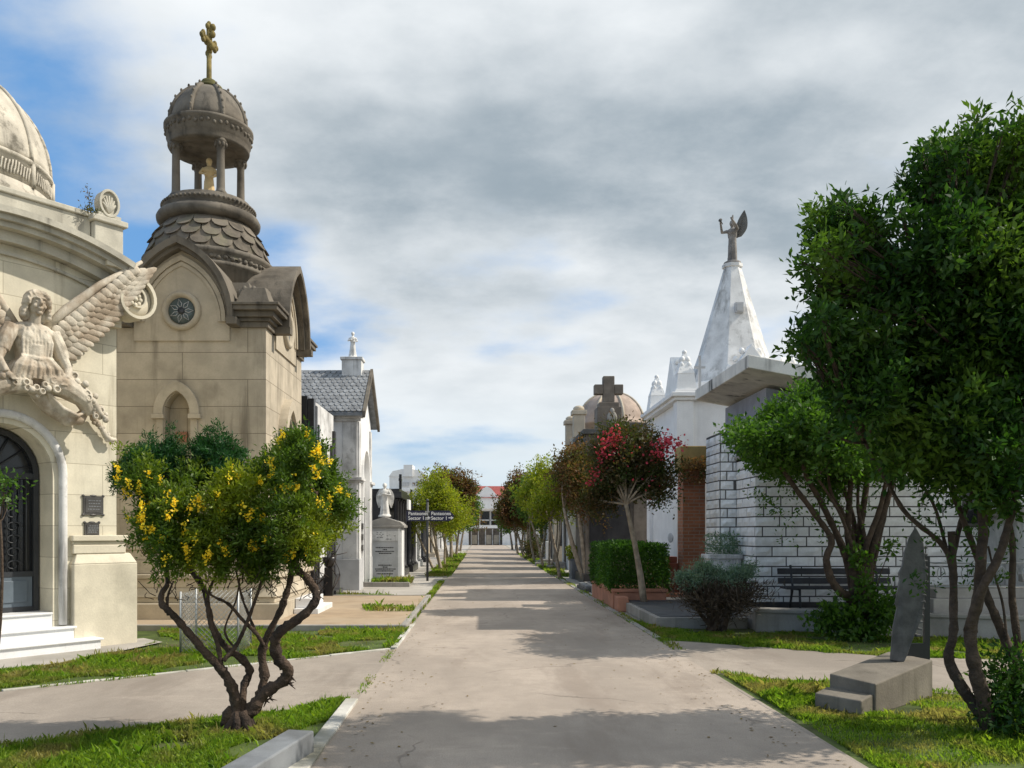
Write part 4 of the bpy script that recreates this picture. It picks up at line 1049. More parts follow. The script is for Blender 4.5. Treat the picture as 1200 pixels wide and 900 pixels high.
# end building across the road
o = thing('entrance_building', 'white gabled entrance building with red roof closing the far end of the road', 'building', (.3,101,0))
part(o, 'wall', MB().box(-9,-1.9,0,8,0,5.6).box(2.1,9.5,0,8,0,5.6).box(-1.9,2.1,1.5,8,2.0,5.6).box(-1.9,2.1,0,1.5,4.1,5.6), M['white'])
part(o, 'gable', MB().prism([(-2.2,4.3),(2.3,4.3),(2.3,4.9),(.75,6.7),(.25,6.95),(-.2,6.7),(-2.2,5.0)], -.3, .0), M['white'])
part(o, 'roof', MB().prism([(-.5,5.6),(4,7.2),(8.5,5.6)], -9.5, 10, 'yz'), M['red_roof'])
b = MB().box(-1.9,2.1,-.02,.12,2.0,2.35)
part(o, 'balcony_beam', b, M['white'], bevel=.02)
for x in (-1.25,.0,1.3): 
    w = part(o, 'window', MB().box(x-.55,x+.55,1.4,1.48,2.4,4.0), M['glass_dark'])
    part(w, 'frame', MB().box(x-.62,x-.52,1.2,1.39,2.35,4.1).box(x-.5,x+.55,1.2,1.39,2.9,3.05), M['white'])
part(o, 'gate', MB().box(-1.9,2.1,1.45,1.5,0,2.0), M['brownstone'])
for x in (-1.6,-.75,.1,.95,1.8): part(o, 'gate_post', MB().box(x-.06,x+.06,1.3,1.42,0,1.9), M['white_dirty'])
for x in (-1.2,.5,1.4): part(o, 'gate_panel', MB().box(x-.3,x+.3,1.38,1.44,.1,1.2), M['beige'])

# ================================================================== RIGHT SIDE
tr = thing('terrace', 'low concrete terrace with dark floor tiles in front of the white block mausoleum', 'terrace', (2.86,14,0))
b = MB().prism([(0,0),(1.5,0),(1.5,10),(0,10)], 0, .19, 'xy')
part(tr, 'base', b, M['concrete'], bevel=.012)
part(tr, 'floor', MB().box(.08,1.45,.08,9.9,.19,.198), M['tile_floor'])
rt = thing('retaining_wall', 'low weathered concrete kerb wall running in front of the bench', 'wall', (4.37,13.6,0))
b = MB().prism([(0,0),(1.6,-.5),(3.6,-1.2),(9,-1.6),(9,-1.3),(3.65,-.9),(1.65,-.2),(.05,.3)], 0, .31, 'xy')
part(rt, 'coping', MB().prism([(-.02,-.03),(1.6,-.53),(3.6,-1.23),(9,-1.63),(9,-1.28),(3.65,-.87),(1.65,-.17),(.05,.33)], .31, .37, 'xy'), M['concrete'], bevel=.012)
part(rt, 'wall_face', b, M['concrete'])
part(rt, 'infill', MB().prism([(.05,.3),(1.65,-.2),(3.65,-.9),(9,-1.3),(9,6),(0,6)], 0, .295, 'xy'), M['concrete'])

# white block mausoleum
bm = thing('block_mausoleum', 'white rusticated block mausoleum with a tilted concrete slab roof', 'mausoleum', (4.7,14.7,.29))
def blocks(b, p0, u, nrm_, width, h, rh=.172, bl=.46, seed=1, sk=()):
    r_ = random.Random(seed); rows = int(h/rh)
    for i in range(rows):
        x = -(bl*.5 if i % 2 else 0) + r_.uniform(-.03,.03)
        while x < width:
            l = bl*r_.uniform(.82,1.18); xa = max(0,x)+.011; xb = min(width,x+l)-.011; x += l
            if xb-xa < .05: continue
            za, zb = i*rh+.011, (i+1)*rh-.011
            if any(xa < s[1] and xb > s[0] and za < s[3] and zb > s[2] for s in sk): continue
            nx = 3; g = []; 
            for zz in range(3):
                for xx in range(nx+1):
                    fx, fz = xx/nx, zz/2
                    edge = (xx in (0,nx)) or (zz in (0,2))
                    o = .004+r_.uniform(0,.006) if edge else .022+r_.uniform(-.012,.018)
                    p = Vector(p0)+Vector(u)*(xa+(xb-xa)*fx)+Vector((0,0,za+(zb-za)*fz))+Vector(nrm_)*o; g.append(p)
            k = len(g); rim = []
            ids = [0,1,2,3,7,11,10,9,8,4]
            back = [Vector(g[i]) - Vector(nrm_)*.03 for i in ids]
            fs = []
            for zz in range(2):
                for xx in range(nx): a = zz*(nx+1)+xx; fs.append((a,a+1,a+nx+2,a+nx+1))
            for q in range(10): fs.append((ids[q], k+q, k+(q+1)%10, ids[(q+1)%10]))
            b.add(g+back, fs)
win = (3.62,3.84,1.45,2.55)
part(bm, 'core', MB().box(.02,6.2,.02,3.0,0,2.6).box(-.29,.3,1.12,2.08,0,3.15), M['mortar'])
b = MB()
blocks(b, (0,.02,.02), (1,0,0), (0,-1,0), 6.2, 2.62, seed=1)
blocks(b, (.02,1.13,.02), (0,-1,0), (-1,0,0), 1.12, 2.62, seed=2, bl=.4)
wl_ = part(bm, 'block_wall', b, M['white_block'])
b = MB()
blocks(b, (-.29,1.12,.02), (1,0,0), (0,-1,0), .31, 3.12, seed=3, bl=.31)
blocks(b, (-.29,2.08,.02), (0,-1,0), (-1,0,0), .96, 3.12, seed=4, bl=.42)
part(bm, 'block_pier', b, M['white_block'])
part(bm, 'plinth', MB().box(-.03,6.2,-.05,.0,-.01,.10).box(-.05,-.01,-.05,1.1,-.01,.10), M['granite_black'])
wn = part(bm, 'window', MB().box(win[0],win[1],-.04,.02,win[2],win[3]), M['glass_dark'])
part(wn, 'frame', MB().ring([(win[0]-.05,win[2]-.05),(win[1]+.05,win[2]-.05),(win[1]+.05,win[3]+.05),(win[0]-.05,win[3]+.05)],[(win[0],win[2]),(win[1],win[2]),(win[1],win[3]),(win[0],win[3])],-.06,.0), M['lead'])
part(bm, 'coping', MB().box(-.03,6.2,-.03,3.0,2.63,2.69), M['concrete'], bevel=.01)
b = MB(); b.prism([(.33,2.69),(4.2,2.69),(4.2,3.1),(.33,3.86)], .42, 2.95)
part(bm, 'upper_wall', b, M['lilac_plaster'])
sl = .19
b = MB(); b.prism([(-.27,4.26),(4.6,4.26-sl*4.87),(4.6,4.06-sl*4.87),(-.27,4.04)], -.5, 3.05)
part(bm, 'roof_slab', b, M['concrete_roof'], bevel=.012)
pl = thing('wall_planter', 'white wall planter with trailing plants beside the white block mausoleum', 'planter', (4.36,15.45,.19))
part(pl, 'box', MB().box(-.27,.30,-.1,.32,0,.92).box(-.31,.33,-.14,.35,.92,1.0), M['white_dirty'], bevel=.012)
rng = np.random.default_rng(77)
c = np.stack([rng.uniform(-.28,.3,900),rng.uniform(-.14,.3,900),rng.uniform(1.0,1.38,900)],1); c[:,2] -= .2*(rng.uniform(size=900)<.3)
link('plants', quads_mesh('plants', leaf_quads(rng, c, nrm(rng.normal(size=(900,3))), .07, .3)), L['bluegrey'], pl)
o = thing('brick_pillar', 'red brick pillar with ochre capital beside the white block mausoleum', 'pillar', (4.56,18.6,.19))
part(o, 'shaft', MB().box(-.24,.24,-.24,.24,0,2.75), M['redbrick'])
part(o, 'capital', MB().box(-.30,.30,-.30,.30,2.752,3.25), M['ochre'], bevel=.015)
rng = np.random.default_rng(78); c = np.stack([rng.uniform(-.35,.5,700),rng.uniform(-.45,-.3,700),rng.uniform(2.45,3.0,700)],1)
o2 = thing('creeper', 'brown-green creeper hanging over the ochre top of the brick pillar', 'plant', (4.56,18.6,.19))
link('foliage', quads_mesh('foliage', leaf_quads(rng, c, nrm(rng.normal(size=(700,3))), .07, .5)), L['red'], o2)
part(o2, 'stem', MB().tube([(.34,-.34,0),(.36,-.36,1.4),(.2,-.4,2.7),(-.2,-.4,2.9)],[.015,.012,.01,.006],5), M['bark_brown'])

# spire mausoleum
sp = thing('spire_mausoleum', 'tall white mausoleum with octagonal spire and corner pinnacles', 'mausoleum', (6.45,22.0,.1))
b = MB().box(-1.75,1.75,-1.75,1.75,0,4.6)
for sx in (-1,1):
    for sy in (-1,1): b.box(min(sx*1.45,sx*1.85),max(sx*1.45,sx*1.85),min(sy*1.45,sy*1.85),max(sy*1.45,sy*1.85),0,4.6)
part(sp, 'wall', b, M['white'], bevel=.015)
b = MB()
for o_,z0,z1 in ((.12,4.602,4.68),(.2,4.68,4.78),(.1,4.78,4.86)): b.box(-1.8-o_,1.8+o_,-1.8-o_,1.8+o_,z0,z1)
part(sp, 'cornice', b, M['white'], bevel=.012)
b = MB().lathe([(1.5,4.84),(1.45,5.2),(1.36,5.22),(1.30,5.25)], 8, a0=PI/8, flat=True)
part(sp, 'drum', b, M['white'])
part(sp, 'spire', MB().lathe([(1.30,4.9),(.86,6.1),(.22,8.28),(.26,8.30),(.26,8.38),(.18,8.40)], 8, a0=PI/8, flat=True), M['white_dirty'])
for sx in (-1,1):
    for sy in (-1,1):
        b = MB(); x,y = sx*1.62, sy*1.62
        b.frustum(x-.24,x+.24,y-.24,y+.24,4.86,5.25,.05); b.frustum(x-.20,x+.20,y-.20,y+.20,5.25,5.75,.16)
        for i in range(4):
            for q in range(4): b.ball((x+(.19-.035*i)*math.cos(q*PI/2+.78),y+(.19-.035*i)*math.sin(q*PI/2+.78),5.2+.13*i),(.07,.07,.09),seg=7,rings=5)
        b.ball((x,y,5.78),.06,seg=8,rings=6)
        part(sp, 'pinnacle', b, M['white'])
for k in range(4):
    b = MB().prism([(-1.0,4.86),(1.0,4.86),(.75,5.0),(.45,5.35),(0,6.0),(-.45,5.35),(-.75,5.0)], -1.6, -1.25)
    for i in range(5):
        for s in (-1,1): b.ball((s*(.8-.15*i),-1.45,5.05+.2*i),(.07,.1,.08),seg=7,rings=5)
    part(sp, 'gablet', b.xf(rz4(k)), M['white'], bevel=.01)
part(sp, 'cross', cross_mb(.26,.8,.05).xf(Matrix.Translation((-1.3,-1.8,4.86))), M['grey_plaster'])
part(sp, 'oval_shadow', MB().ball((-1.86,-1.2,1.35),(.02,.30,.12)), M['grey_plaster'])  # grey oval painted in as the elliptical shadow on the wall
part(sp, 'vent', MB().box(-.1,.1,-.62,-.5,7.0,7.25).box(-.07,.07,-.66,-.62,7.03,7.2), M['grey_plaster'])
part(sp, 'plinth', MB().box(-1.95,1.95,-1.95,1.95,0,.4), M['grey_plaster'], bevel=.012)
an = thing('spire_angel', 'weathered trumpet-raising angel with tall wings on the tip of the white spire', 'statue', (6.45,22.0,8.48), R(-35))
part(an, 'body', figure(1.16,[[(.11,0,.77),(.14,-.18,.80),(.10,-.33,.90)],[(-.11,0,.76),(-.20,-.10,.72),(-.16,-.30,.86)]],6,rb=.105), M['angel_grey'], remesh=.016, smooth=1)
part(an, 'wing', wing_blade((.08,.12,.72),(.24,.24,1.42),.19,.035,(1,.35,-.1)), M['lead'])
part(an, 'wing', wing_blade((-.08,.12,.72),(-.10,.34,1.40),.17,.035,(-.3,1,-.1)), M['lead'])
part(an, 'trumpet', MB().tube([(-.14,-.33,.98),(-.14,-.46,1.02)],[.012,.012],8).tube([(-.14,-.46,1.02),(-.14,-.50,1.03)],[.012,.05],10), M['lead'])

# flat dark mausoleum with cross, domed one behind
fm = thing('granite_mausoleum', 'flat-roofed dark brownish stone mausoleum carrying a stout stone cross, right of the road', 'mausoleum', (4.5,26.2,0))
part(fm, 'wall', MB().box(-1.3,1.3,.1,3,0,4.6), M['brownstone'], bevel=.01)
part(fm, 'cornice', MB().box(-.2,1.45,-.05,3.1,4.6,4.95).box(-1.4,-.203,-.05,3.1,4.601,4.75), M['lead'], bevel=.012)
part(fm, 'front_panel', MB().box(-1.2,.05,.03,.098,1.0,3.7), M['granite_black'])
part(fm, 'pilaster', MB().box(.15,.55,-.02,.098,0,4.3), M['brownstone'], bevel=.01)
part(fm, 'pilaster', MB().box(.75,1.25,-.02,.098,0,4.3), M['grey_plaster'], bevel=.01)
part(fm, 'base', MB().box(-1.4,1.4,-.1,3.1,0,.3), M['granite_black'], bevel=.01)
b = MB().box(-.95,-.2,.1,.8,4.76,5.45).box(-.88,-.27,.15,.7,5.45,5.6)
cp = part(fm, 'cross_pedestal', b, M['brownstone'], bevel=.012)
part(fm, 'cross', MB().box(-.75,-.40,.2,.5,5.6,6.42).box(-1.02,-.752,.2,.5,5.86,6.16).box(-.398,-.13,.2,.5,5.86,6.16), M['brownstone'], bevel=.02)
part(fm, 'relief', MB().ball((-.5,.08,5.1),(.16,.06,.22)).ball((-.5,.05,5.32),(.07,.06,.09)), M['concrete'])
dmx = thing('domed_mausoleum', 'pinkish domed mausoleum with finial pilasters behind the black cross, right of the road', 'mausoleum', (4.75,31.4,0))
part(dmx, 'wall', MB().box(-1.4,1.4,-1.4,1.4,0,4.7), M['beige'], bevel=.015)
part(dmx, 'cornice', MB().box(-1.5,1.5,-1.5,1.5,4.702,4.9).box(-1.42,1.42,-1.42,1.42,4.9,5.1), M['beige'], bevel=.015)
b = MB().lathe([(1.25,5.1),(1.25,5.45),(1.3,5.47),(1.3,5.55)]+[(1.25*math.cos(R(a)),5.55+1.15*math.sin(R(a))) for a in range(0,91,9)], 32)
d_ = part(dmx, 'dome', b, M['pinkish'])
b = MB()
for k in range(8):
    a = k*PI/4+.2; b.tube([(1.26*math.cos(R(e))*math.cos(a),1.26*math.cos(R(e))*math.sin(a),5.55+1.16*math.sin(R(e))) for e in range(0,90,10)], .05, 6)
b.ball((0,0,6.75),(.25,.25,.16))
part(d_, 'rib', b, M['beige'])
for sx in (-1,1):
    for sy in (-1,1):
        b = MB().box(sx*1.35-.2,sx*1.35+.2,sy*1.35-.2,sy*1.35+.2,4.9,5.7).box(sx*1.35-.26,sx*1.35+.26,sy*1.35-.26,sy*1.35+.26,5.7,5.85); b.ball((sx*1.35,sy*1.35,5.92),(.2,.2,.12))
        part(dmx, 'finial', b, M['beige'], bevel=.012)
# hedge, planter, small red tomb, grey planter, flat grave
hp = thing('brick_planter', 'long terracotta rendered planter along the road under the clipped hedge', 'planter', (2.68,17.5,0))
part(hp, 'box', MB().box(.0,1.1,0,3.3,0,.36).box(-.03,1.13,-.03,.14,.36,.43).box(-.03,1.13,3.16,3.33,.36,.43).box(-.03,.12,.14,3.16,.36,.43).box(1.0,1.13,.14,3.16,.36,.43), M['terracotta'], bevel=.012)
part(hp, 'end_block', MB().box(.02,.24,-.55,-.04,0,.30), M['terracotta'], bevel=.02)
hd = thing('hedge', 'boxy clipped dark green hedge growing in the terracotta planter', 'hedge', (2.68,17.5,.4))
rng = np.random.default_rng(40); n_ = 26000
c = rng.uniform(0,1,(n_,3)); f = rng.integers(0,5,n_)
for ax_,v_,k in ((0,0,0),(0,1,1),(1,0,2),(1,1,3),(2,1,4)): 
    s_ = f==k; c[s_,ax_] = v_ + (rng.exponential(.055,s_.sum()) if v_==0 else -rng.exponential(.055,s_.sum()))
out = (c-.5)*np.array([2,2,2]); cc = c*np.array([1.16,3.2,.92]) + np.array([-.02,.05,0])
bul = (np.sin(cc[:,1]*4.1+cc[:,2]*3)+np.sin(cc[:,0]*7+cc[:,2]*5)+np.sin(cc[:,1]*9))*.03
cc += nrm(out)*bul[:,None] + rng.normal(size=cc.shape)*.018
link('foliage', quads_mesh('foliage', leaf_quads(rng, cc, nrm(out), .055, .55)), L['hedge'], hd)
b = MB()
for i in range(14):
    x,y = rng.uniform(.2,.9), rng.uniform(.2,3.0)
    b.tube(bez((x,y,-.1),(x+rng.normal()*.2,y+rng.normal()*.2,.7),(0,0,0),4),[.018,.014,.01,.005],5)
part(hd, 'stems', b, M['bark_brown'])
o = thing('red_tomb', 'small polished red granite tomb on a red step behind the hedge', 'tomb', (4.0,18.7,.19))
part(o, 'body', MB().box(-.28,.3,0,.6,0,.72).box(-.05,.3,.1,.5,.72,.86), M['redgranite'], bevel=.012); part(o, 'step', MB().box(-.3,.9,-.4,-.0,0,.09), M['terracotta'], bevel=.01)
o = thing('grey_planter', 'square grey planter with low shrubs past the hedge on the right', 'planter', (3.3,28.6,0))
part(o, 'box', MB().box(-.3,.4,0,.8,0,.62).box(-.34,.44,-.04,.84,.62,.68), M['granite_grey'], bevel=.012)
c = np.stack([rng.uniform(-.4,.4,1200),rng.uniform(0,.8,1200),rng.uniform(.66,1.1,1200)],1)
link('plants', quads_mesh('plants', leaf_quads(rng, c, nrm(rng.normal(size=(1200,3))), .09, .5)), L['lime'], o)
o = thing('flat_grave', 'flat dark grave slab at the road edge before the hedge planter', 'grave', (3.15,22.4,0))
part(o, 'slab', MB().box(-.42,.5,0,1.8,.10,.17), M['granite_grey'], bevel=.012); part(o, 'base', MB().box(-.46,.54,-.04,1.84,0,.10), M['lead'], bevel=.012)
# far right mausoleums
def far_maus(label, x, y, w, d, h, mkey, roof):
    t = thing('small_mausoleum', label, 'mausoleum', (x,y,0))
    part(t, 'wall', MB().box(0,d,-w/2,w/2,0,h), M[mkey], bevel=.01)
    if roof == 'gable': part(t, 'roof', MB().prism([(-w/2-.15,h),(w/2+.15,h),(0,h+.9)], -.15, d, 'yz'), M['lead'])
    else: part(t, 'cornice', MB().box(-.12,d,-w/2-.12,w/2+.12,h,h+.25).box(0,d,-w/2,w/2,h+.25,h+.5), M[mkey], bevel=.012)
    dd = part(t, 'door', MB().box(-.03,-.002,-.4,.4,.3,2.2), M['plank']); part(t, 'window', MB().box(.25,.85,-w/2-.03,-w/2-.002,.9,2.3), M['glass_dark'])
    part(t, 'steps', MB().box(-.8,-.04,-.7,.7,0,.14).box(-.5,-.04,-.6,.6,.14,.28), M['concrete'], bevel=.01)
    part(t, 'cross', cross_mb(.4,.7,.09).xf(Matrix.Rotation(PI/2,4,'Z')).xf(Matrix.Translation((.2,0,h+(.88 if roof=='gable' else .5)))), M['lead'])
    return t
far_maus('beige mausoleum with dark door and steps behind the thin right hand trees', 3.5, 43, 3.0, 3, 3.0, 'beige', 'flat')
far_maus('white flat-topped mausoleum next beyond the pink-domed one on the right', 3.6, 37, 2.8, 3, 2.9, 'white_dirty', 'flat')
far_maus('grey gabled mausoleum far down the right hand row', 3.7, 50, 3.2, 3, 3.0, 'grey_plaster', 'gable')
far_maus('white gabled mausoleum near the far end of the right hand row', 3.7, 60, 3.6, 3, 3.2, 'white_dirty', 'gable')
far_maus('last beige mausoleum at the far end of the right hand row', 3.7, 74, 5, 3, 3.2, 'beige', 'flat')
o = thing('marker_stone', 'small white upright marker stone on steps by the right hand trees', 'grave marker', (3.1,40,0))
part(o, 'base', MB().box(-.6,.4,-.5,.5,0,.16).box(-.4,.3,-.35,.35,.16,.3), M['concrete'], bevel=.01); part(o, 'pillar', MB().box(-.12,.1,-.1,.1,.3,1.15), M['white'], bevel=.015)

# bench
bn = thing('bench', 'dark slatted bench with iron legs against the white block wall', 'bench', (5.95,14.25,.31))
b = MB()
for y,z,t_ in ((.20,.62,.10),(.17,.46,.10)): b.obox((0,y,z),(1.9,.035,t_),(R(-10),0,0))
part(bn, 'backrest', b, M['bench'], bevel=.006)
b = MB()
for y in (-.2,-.08,.04): b.box(-.95,.95,y-.05,y+.05,.34,.375)
part(bn, 'seat', b, M['bench'], bevel=.006)
for x in (-.72,.72):
    b = MB().tube([(x,.26,.0),(x,.12,.34),(x,.23,.72)],.022,6).tube([(x,-.22,.0),(x,-.2,.33),(x,.1,.33)],.022,6)
    part(bn, 'leg', b, M['iron'])
# sculpture
su = thing('stone_sculpture', 'upright blade of black split stone beside a dark steel post on a concrete block', 'sculpture', (3.78,7.85,0), R(41))
b = MB()
Q6 = [(0,3,2,1),(4,5,6,7),(0,1,5,4),(1,2,6,5),(2,3,7,6),(3,0,4,7)]
b.add([(-.53,-.08,0),(.69,-.08,0),(.69,.34,0),(-.53,.34,0),(-.53,-.08,.27),(.69,-.08,.36),(.69,.34,.40),(-.53,.34,.31)],Q6)
b.add([(-.76,-.06,0),(-.533,-.06,0),(-.533,.36,0),(-.76,.36,0),(-.76,-.06,.15),(-.533,-.06,.18),(-.533,.36,.19),(-.76,.36,.16)],Q6)
part(su, 'pedestal', b, M['pedestal'], bevel=.012)
ol = [(-.16,.30),(-.15,.62),(-.12,.80),(-.14,.84),(-.11,1.08),(-.125,1.14),(-.09,1.22),(-.08,1.34),(-.03,1.50),(.02,1.585),(.07,1.50),(.10,1.44),(.13,1.25),(.155,1.16),(.15,1.0),(.12,.72),(.05,.50),(.0,.35),(-.02,.28)]
b = MB(); r_ = random.Random(5)
fr_ = [(x+r_.uniform(-.008,.008),z+r_.uniform(-.008,.008)) for x,z in ol]; bk = [(x*.94+.035,z*.985+.01) for x,z in ol]
n_ = len(ol); F_ = [(x,-.05+r_.uniform(-.006,.006),z) for x,z in fr_]; B_ = [(x,.05,z) for x,z in bk]
cen = [(.01,-.075,.7),(.0,-.08,1.0),(.01,-.07,1.3)]
b.add(F_+B_, [list(range(n_)), list(range(2*n_-1,n_-1,-1))]+[(i,n_+i,n_+(i+1)%n_,(i+1)%n_) for i in range(n_)])
for i in range(14):
    z = .55+i*.065; x = .145-.02*abs(i-8)/4; b.obox((x,.0,z),(.05,.10,.022),(0,R(r_.uniform(-8,8)),0))
st = part(su, 'blade', b.xf(Matrix.Translation((.44,.10,.06))@Matrix.Rotation(R(-41),4,'Z')@Matrix.Rotation(R(3),4,'Y')), M['sculpt'], bevel=.006)
b = MB(); b.obox((0,0,.68),(.055,.03,1.36)); b.obox((-.11,0,.30),(.17,.028,.40))
part(su, 'support_post', b.xf(Matrix.Translation((.82,.03,.0))@Matrix.Rotation(R(-41),4,'Z')), M['iron'])
# low tombs on the right behind the big tree
o = thing('railed_tomb', 'low stone tomb with wrought iron scroll railing beside the white block wall', 'tomb', (7.35,13.35,.3))
part(o, 'slab', MB().box(-.5,1.5,-.4,.9,0,.28).box(-.42,1.4,-.32,.8,.28,.42), M['concrete'], bevel=.012)
b = MB()
for z in (.46,.82): b.tube([(-.42,-.3,z),(1.4,-.3,z)],.012,6); b.tube([(-.42,-.3,z),(-.42,.8,z)],.012,6)
for i in range(10):
    x = -.34+.185*i; b.tube([(x+.075*math.cos(q)*(1-q/9),-.3,.64+.15*math.sin(q)*(1-q/9)) for q in [j*.55 for j in range(13)]],.008,5)
part(o, 'railing', b, M['galv'])
o = thing('white_tomb', 'pale plastered tomb with ledge and dark slot behind the big right hand tree', 'tomb', (9.6,13.7,.3))
part(o, 'body', MB().box(-.9,2.5,0,2,0,1.55), M['white_dirty'], bevel=.015); part(o, 'ledge', MB().box(-1.0,2.6,-.12,0,.5,.62).box(-1.0,2.6,-.12,2.1,1.552,1.68), M['concrete'], bevel=.015)
part(o, 'slot', MB().box(-.4,1.4,-.02,-.002,.95,1.25), M['glass_dark'])
# ================================================================== TREES
def PX(px, py, D): return ((px-565)*D/1000, D, 1.6+(623-py)*D/1000)
def limb(mb, pts, D0, r0, r1, base, wob=.0, seg=9, jit=.1, k=1.0):
    """pts: list of (px, py[, depth offset]) -> smooth tapered limb in the tree's local frame"""
    P = []
    for i,p in enumerate(pts):
        dz = p[2] if len(p) > 2 else 0
        w = PX(p[0],p[1],D0+dz); P.append(Vector(w)-Vector(base))
    # Catmull-Rom refine
    Q = []
    for i in range(len(P)-1):
        a = P[max(i-1,0)]; b = P[i]; c = P[i+1]; d = P[min(i+2,len(P)-1)]
        for t in (0,.17,.33,.5,.67,.83):
            Q.append(.5*((2*b)+(c-a)*t+(2*a-5*b+4*c-d)*t*t+(3*b-a-3*c+d)*t**3))
    Q.append(P[-1]); n = len(Q)
    mb.tube(Q, [(r0+(r1-r0)*i/(n-1))*(1+rnd.uniform(-jit,jit)) for i in range(n)], seg+2, jit*.9)
    return Q

# --- yellow flowering tree, front left
D0 = 6.84; base = (-1.94,D0,0)
yt = thing('flowering_tree', 'gnarled little tree with yellow blossom and twisted dark trunks on the front lawn', 'tree', base)
z5 = lambda L_: [(130+p[0]/2.25, 490+p[1]/2.25, *(p[2:])) for p in L_]
mb = MB(); tipsl = []
for pts,r0,r1 in (
    ([(325,835),(345,800),(375,765,.02),(412,720,.05),(455,692,.08),(466,662,.05),(440,632,.0),(432,590,-.04),(452,558,-.08),(500,525,-.1),(536,488,-.1),(540,458,-.06),(515,420,0),(488,395,.05),(470,340,.1),(480,250,.1)],.068,.03),
    ([(375,765,.02),(392,735,.1),(405,680,.14),(398,620,.14),(415,570,.12),(450,500,.1),(472,430,.1),(480,385,.12),(520,300,.1),(540,200,.1)],.05,.022),
    ([(335,815),(328,740,-.03),(310,690,-.08),(285,655,-.1),(240,608,-.16),(200,560,-.2),(160,515,-.25),(135,490,-.25),(134,462,-.2),(150,425,-.1),(130,330,-.1)],.055,.018),
    ([(345,790),(350,710,.1),(366,668,.14),(345,635,.12),(310,610,.1),(285,580,.1),(265,540,.12),(255,490,.15),(240,440,.2),(200,380,.2),(180,260,.25)],.042,.02),
    ([(296,640,-.1),(330,600,-.05),(358,540,0),(380,480,.05),(400,420,.1),(410,340,.1)],.022,.012),
    ([(402,600,.1),(385,570,.05),(345,530,.0),(310,490,-.05),(262,465,-.1),(220,420,-.1)],.022,.01),
    ([(290,650,-.1),(282,600,-.1),(262,540,-.1),(256,470,-.05),(280,400,0),(300,300,0)],.024,.012),
    ([(150,520,-.25),(150,470,-.2),(165,430,-.15)],.014,.008),
    ([(380,560,.05),(360,510,.1),(345,470,.1),(330,400,.1)],.014,.008),
    ([(330,610,.0),(300,560,.05),(330,480,.1),(340,420,.1)],.012,.007)):
    q = limb(mb, z5(pts), D0, r0*.85, r1*.8, base, jit=.16); tipsl += q[-7:]
for i in range(7):
    a = i*.9+.2; mb.tube([(.16*math.cos(a),.13*math.sin(a),-.03),(.09*math.cos(a),.07*math.sin(a),.04),(.03*math.cos(a),.03*math.sin(a),.16)],[.02,.04,.05],7,.2)
mb.tube([(-.10,-.02,.05),(-.085,-.03,.14),(-.06,-.02,.2)],[.045,.05,.03],8,.25)
for p in ((466,690),(470,700),(475,680),(410,745),(420,740)):
    w = Vector(PX(130+p[0]/2.25,490+p[1]/2.25,D0+.06))-Vector(base)
    for i in range(4): mb.tube([w, w+Vector((rnd.uniform(-.02,.07),rnd.uniform(-.04,.04),rnd.uniform(-.06,.03)))],[.010,.003],4)
rng = np.random.default_rng(12)
def pcl(lst, D0, base, dj, flat=1.0):
    out = []
    for e in lst:
        px,py,r = e[:3]; dz = e[3] if len(e) > 3 else rng.uniform(-dj,dj)
        w = PX(px,py,D0+dz); rr = r*(D0+dz)/1000
        out.append((w[0]-base[0],w[1]-base[1],w[2]-base[2],rr,rr*1.05,rr*flat))
    return out
cl = pcl([(165,560,27),(155,545,18),(205,600,42),(245,630,42),(180,610,28),(290,600,42),(330,555,42),(352,540,36),(375,570,34),(385,605,30),(345,610,42),(300,640,36),(205,648,30),(255,652,28),(300,652,26),(340,645,26),(368,632,24),(178,630,22),(395,590,20),(270,575,30),(225,560,24)], D0, base, .4)
cl = [(q[0],q[1],q[2],q[3]*.86,q[4]*.86,q[5]*1.0) for q in cl]
V, tips = clump_leaves(rng, cl, 1500, 60, .038, .026, .36, .5, .35)
link('crown', quads_mesh('crown', V), L['yellowtree'], yt)
cl2 = pcl([(185,545,30,.3),(175,535,22,.35),(200,535,20,.4),(250,545,32,.35),(262,530,24,.4),(240,530,18,.3),(275,560,26,.3),(350,525,24,.3),(150,560,18,.2)], D0, base, .2, 1.15)
V2, tips2 = clump_leaves(rng, cl2, 1500, 70, .040, .022, .22, .8, .45)
link('dark_foliage', quads_mesh('dark_foliage', V2), L['darkspray'], yt)
twig_branches(mb, rng, tips+tips2, [tuple(q) for q in tipsl], .014, .007, 9)
# bare twigs hanging under the crown
for i in range(170):
    a = Vector(PX(rnd.uniform(180,390), rnd.uniform(640,705), D0+rnd.uniform(-.25,.3)))-Vector(base)
    p = a
    for s_ in range(2):
        q = p+Vector((rnd.uniform(-.09,.09),rnd.uniform(-.06,.06),rnd.uniform(.01,.12))); mb.tube([p,(p+q)/2+Vector((rnd.uniform(-.02,.02),0,0)),q],[.004,.0035,.003],3); p = q
part(yt, 'trunk', mb, M['bark_dark'])
FV = []; gidx = 0
fl = [(e,44) for e in ((150,590),(180,590),(200,600),(230,610),(250,595),(320,545),(360,530),(395,575),(310,620),(330,580),(190,640),(250,650),(290,640),(385,540),(345,590),(160,600),(170,575),(182,570),(190,600),(205,615),(175,620),(222,600),(262,630),(280,600),(295,570),(270,565),(340,560),(215,640),(400,555),(375,525),(330,510),(372,600),(385,600),(240,625),(300,590),(350,640),(160,555))]
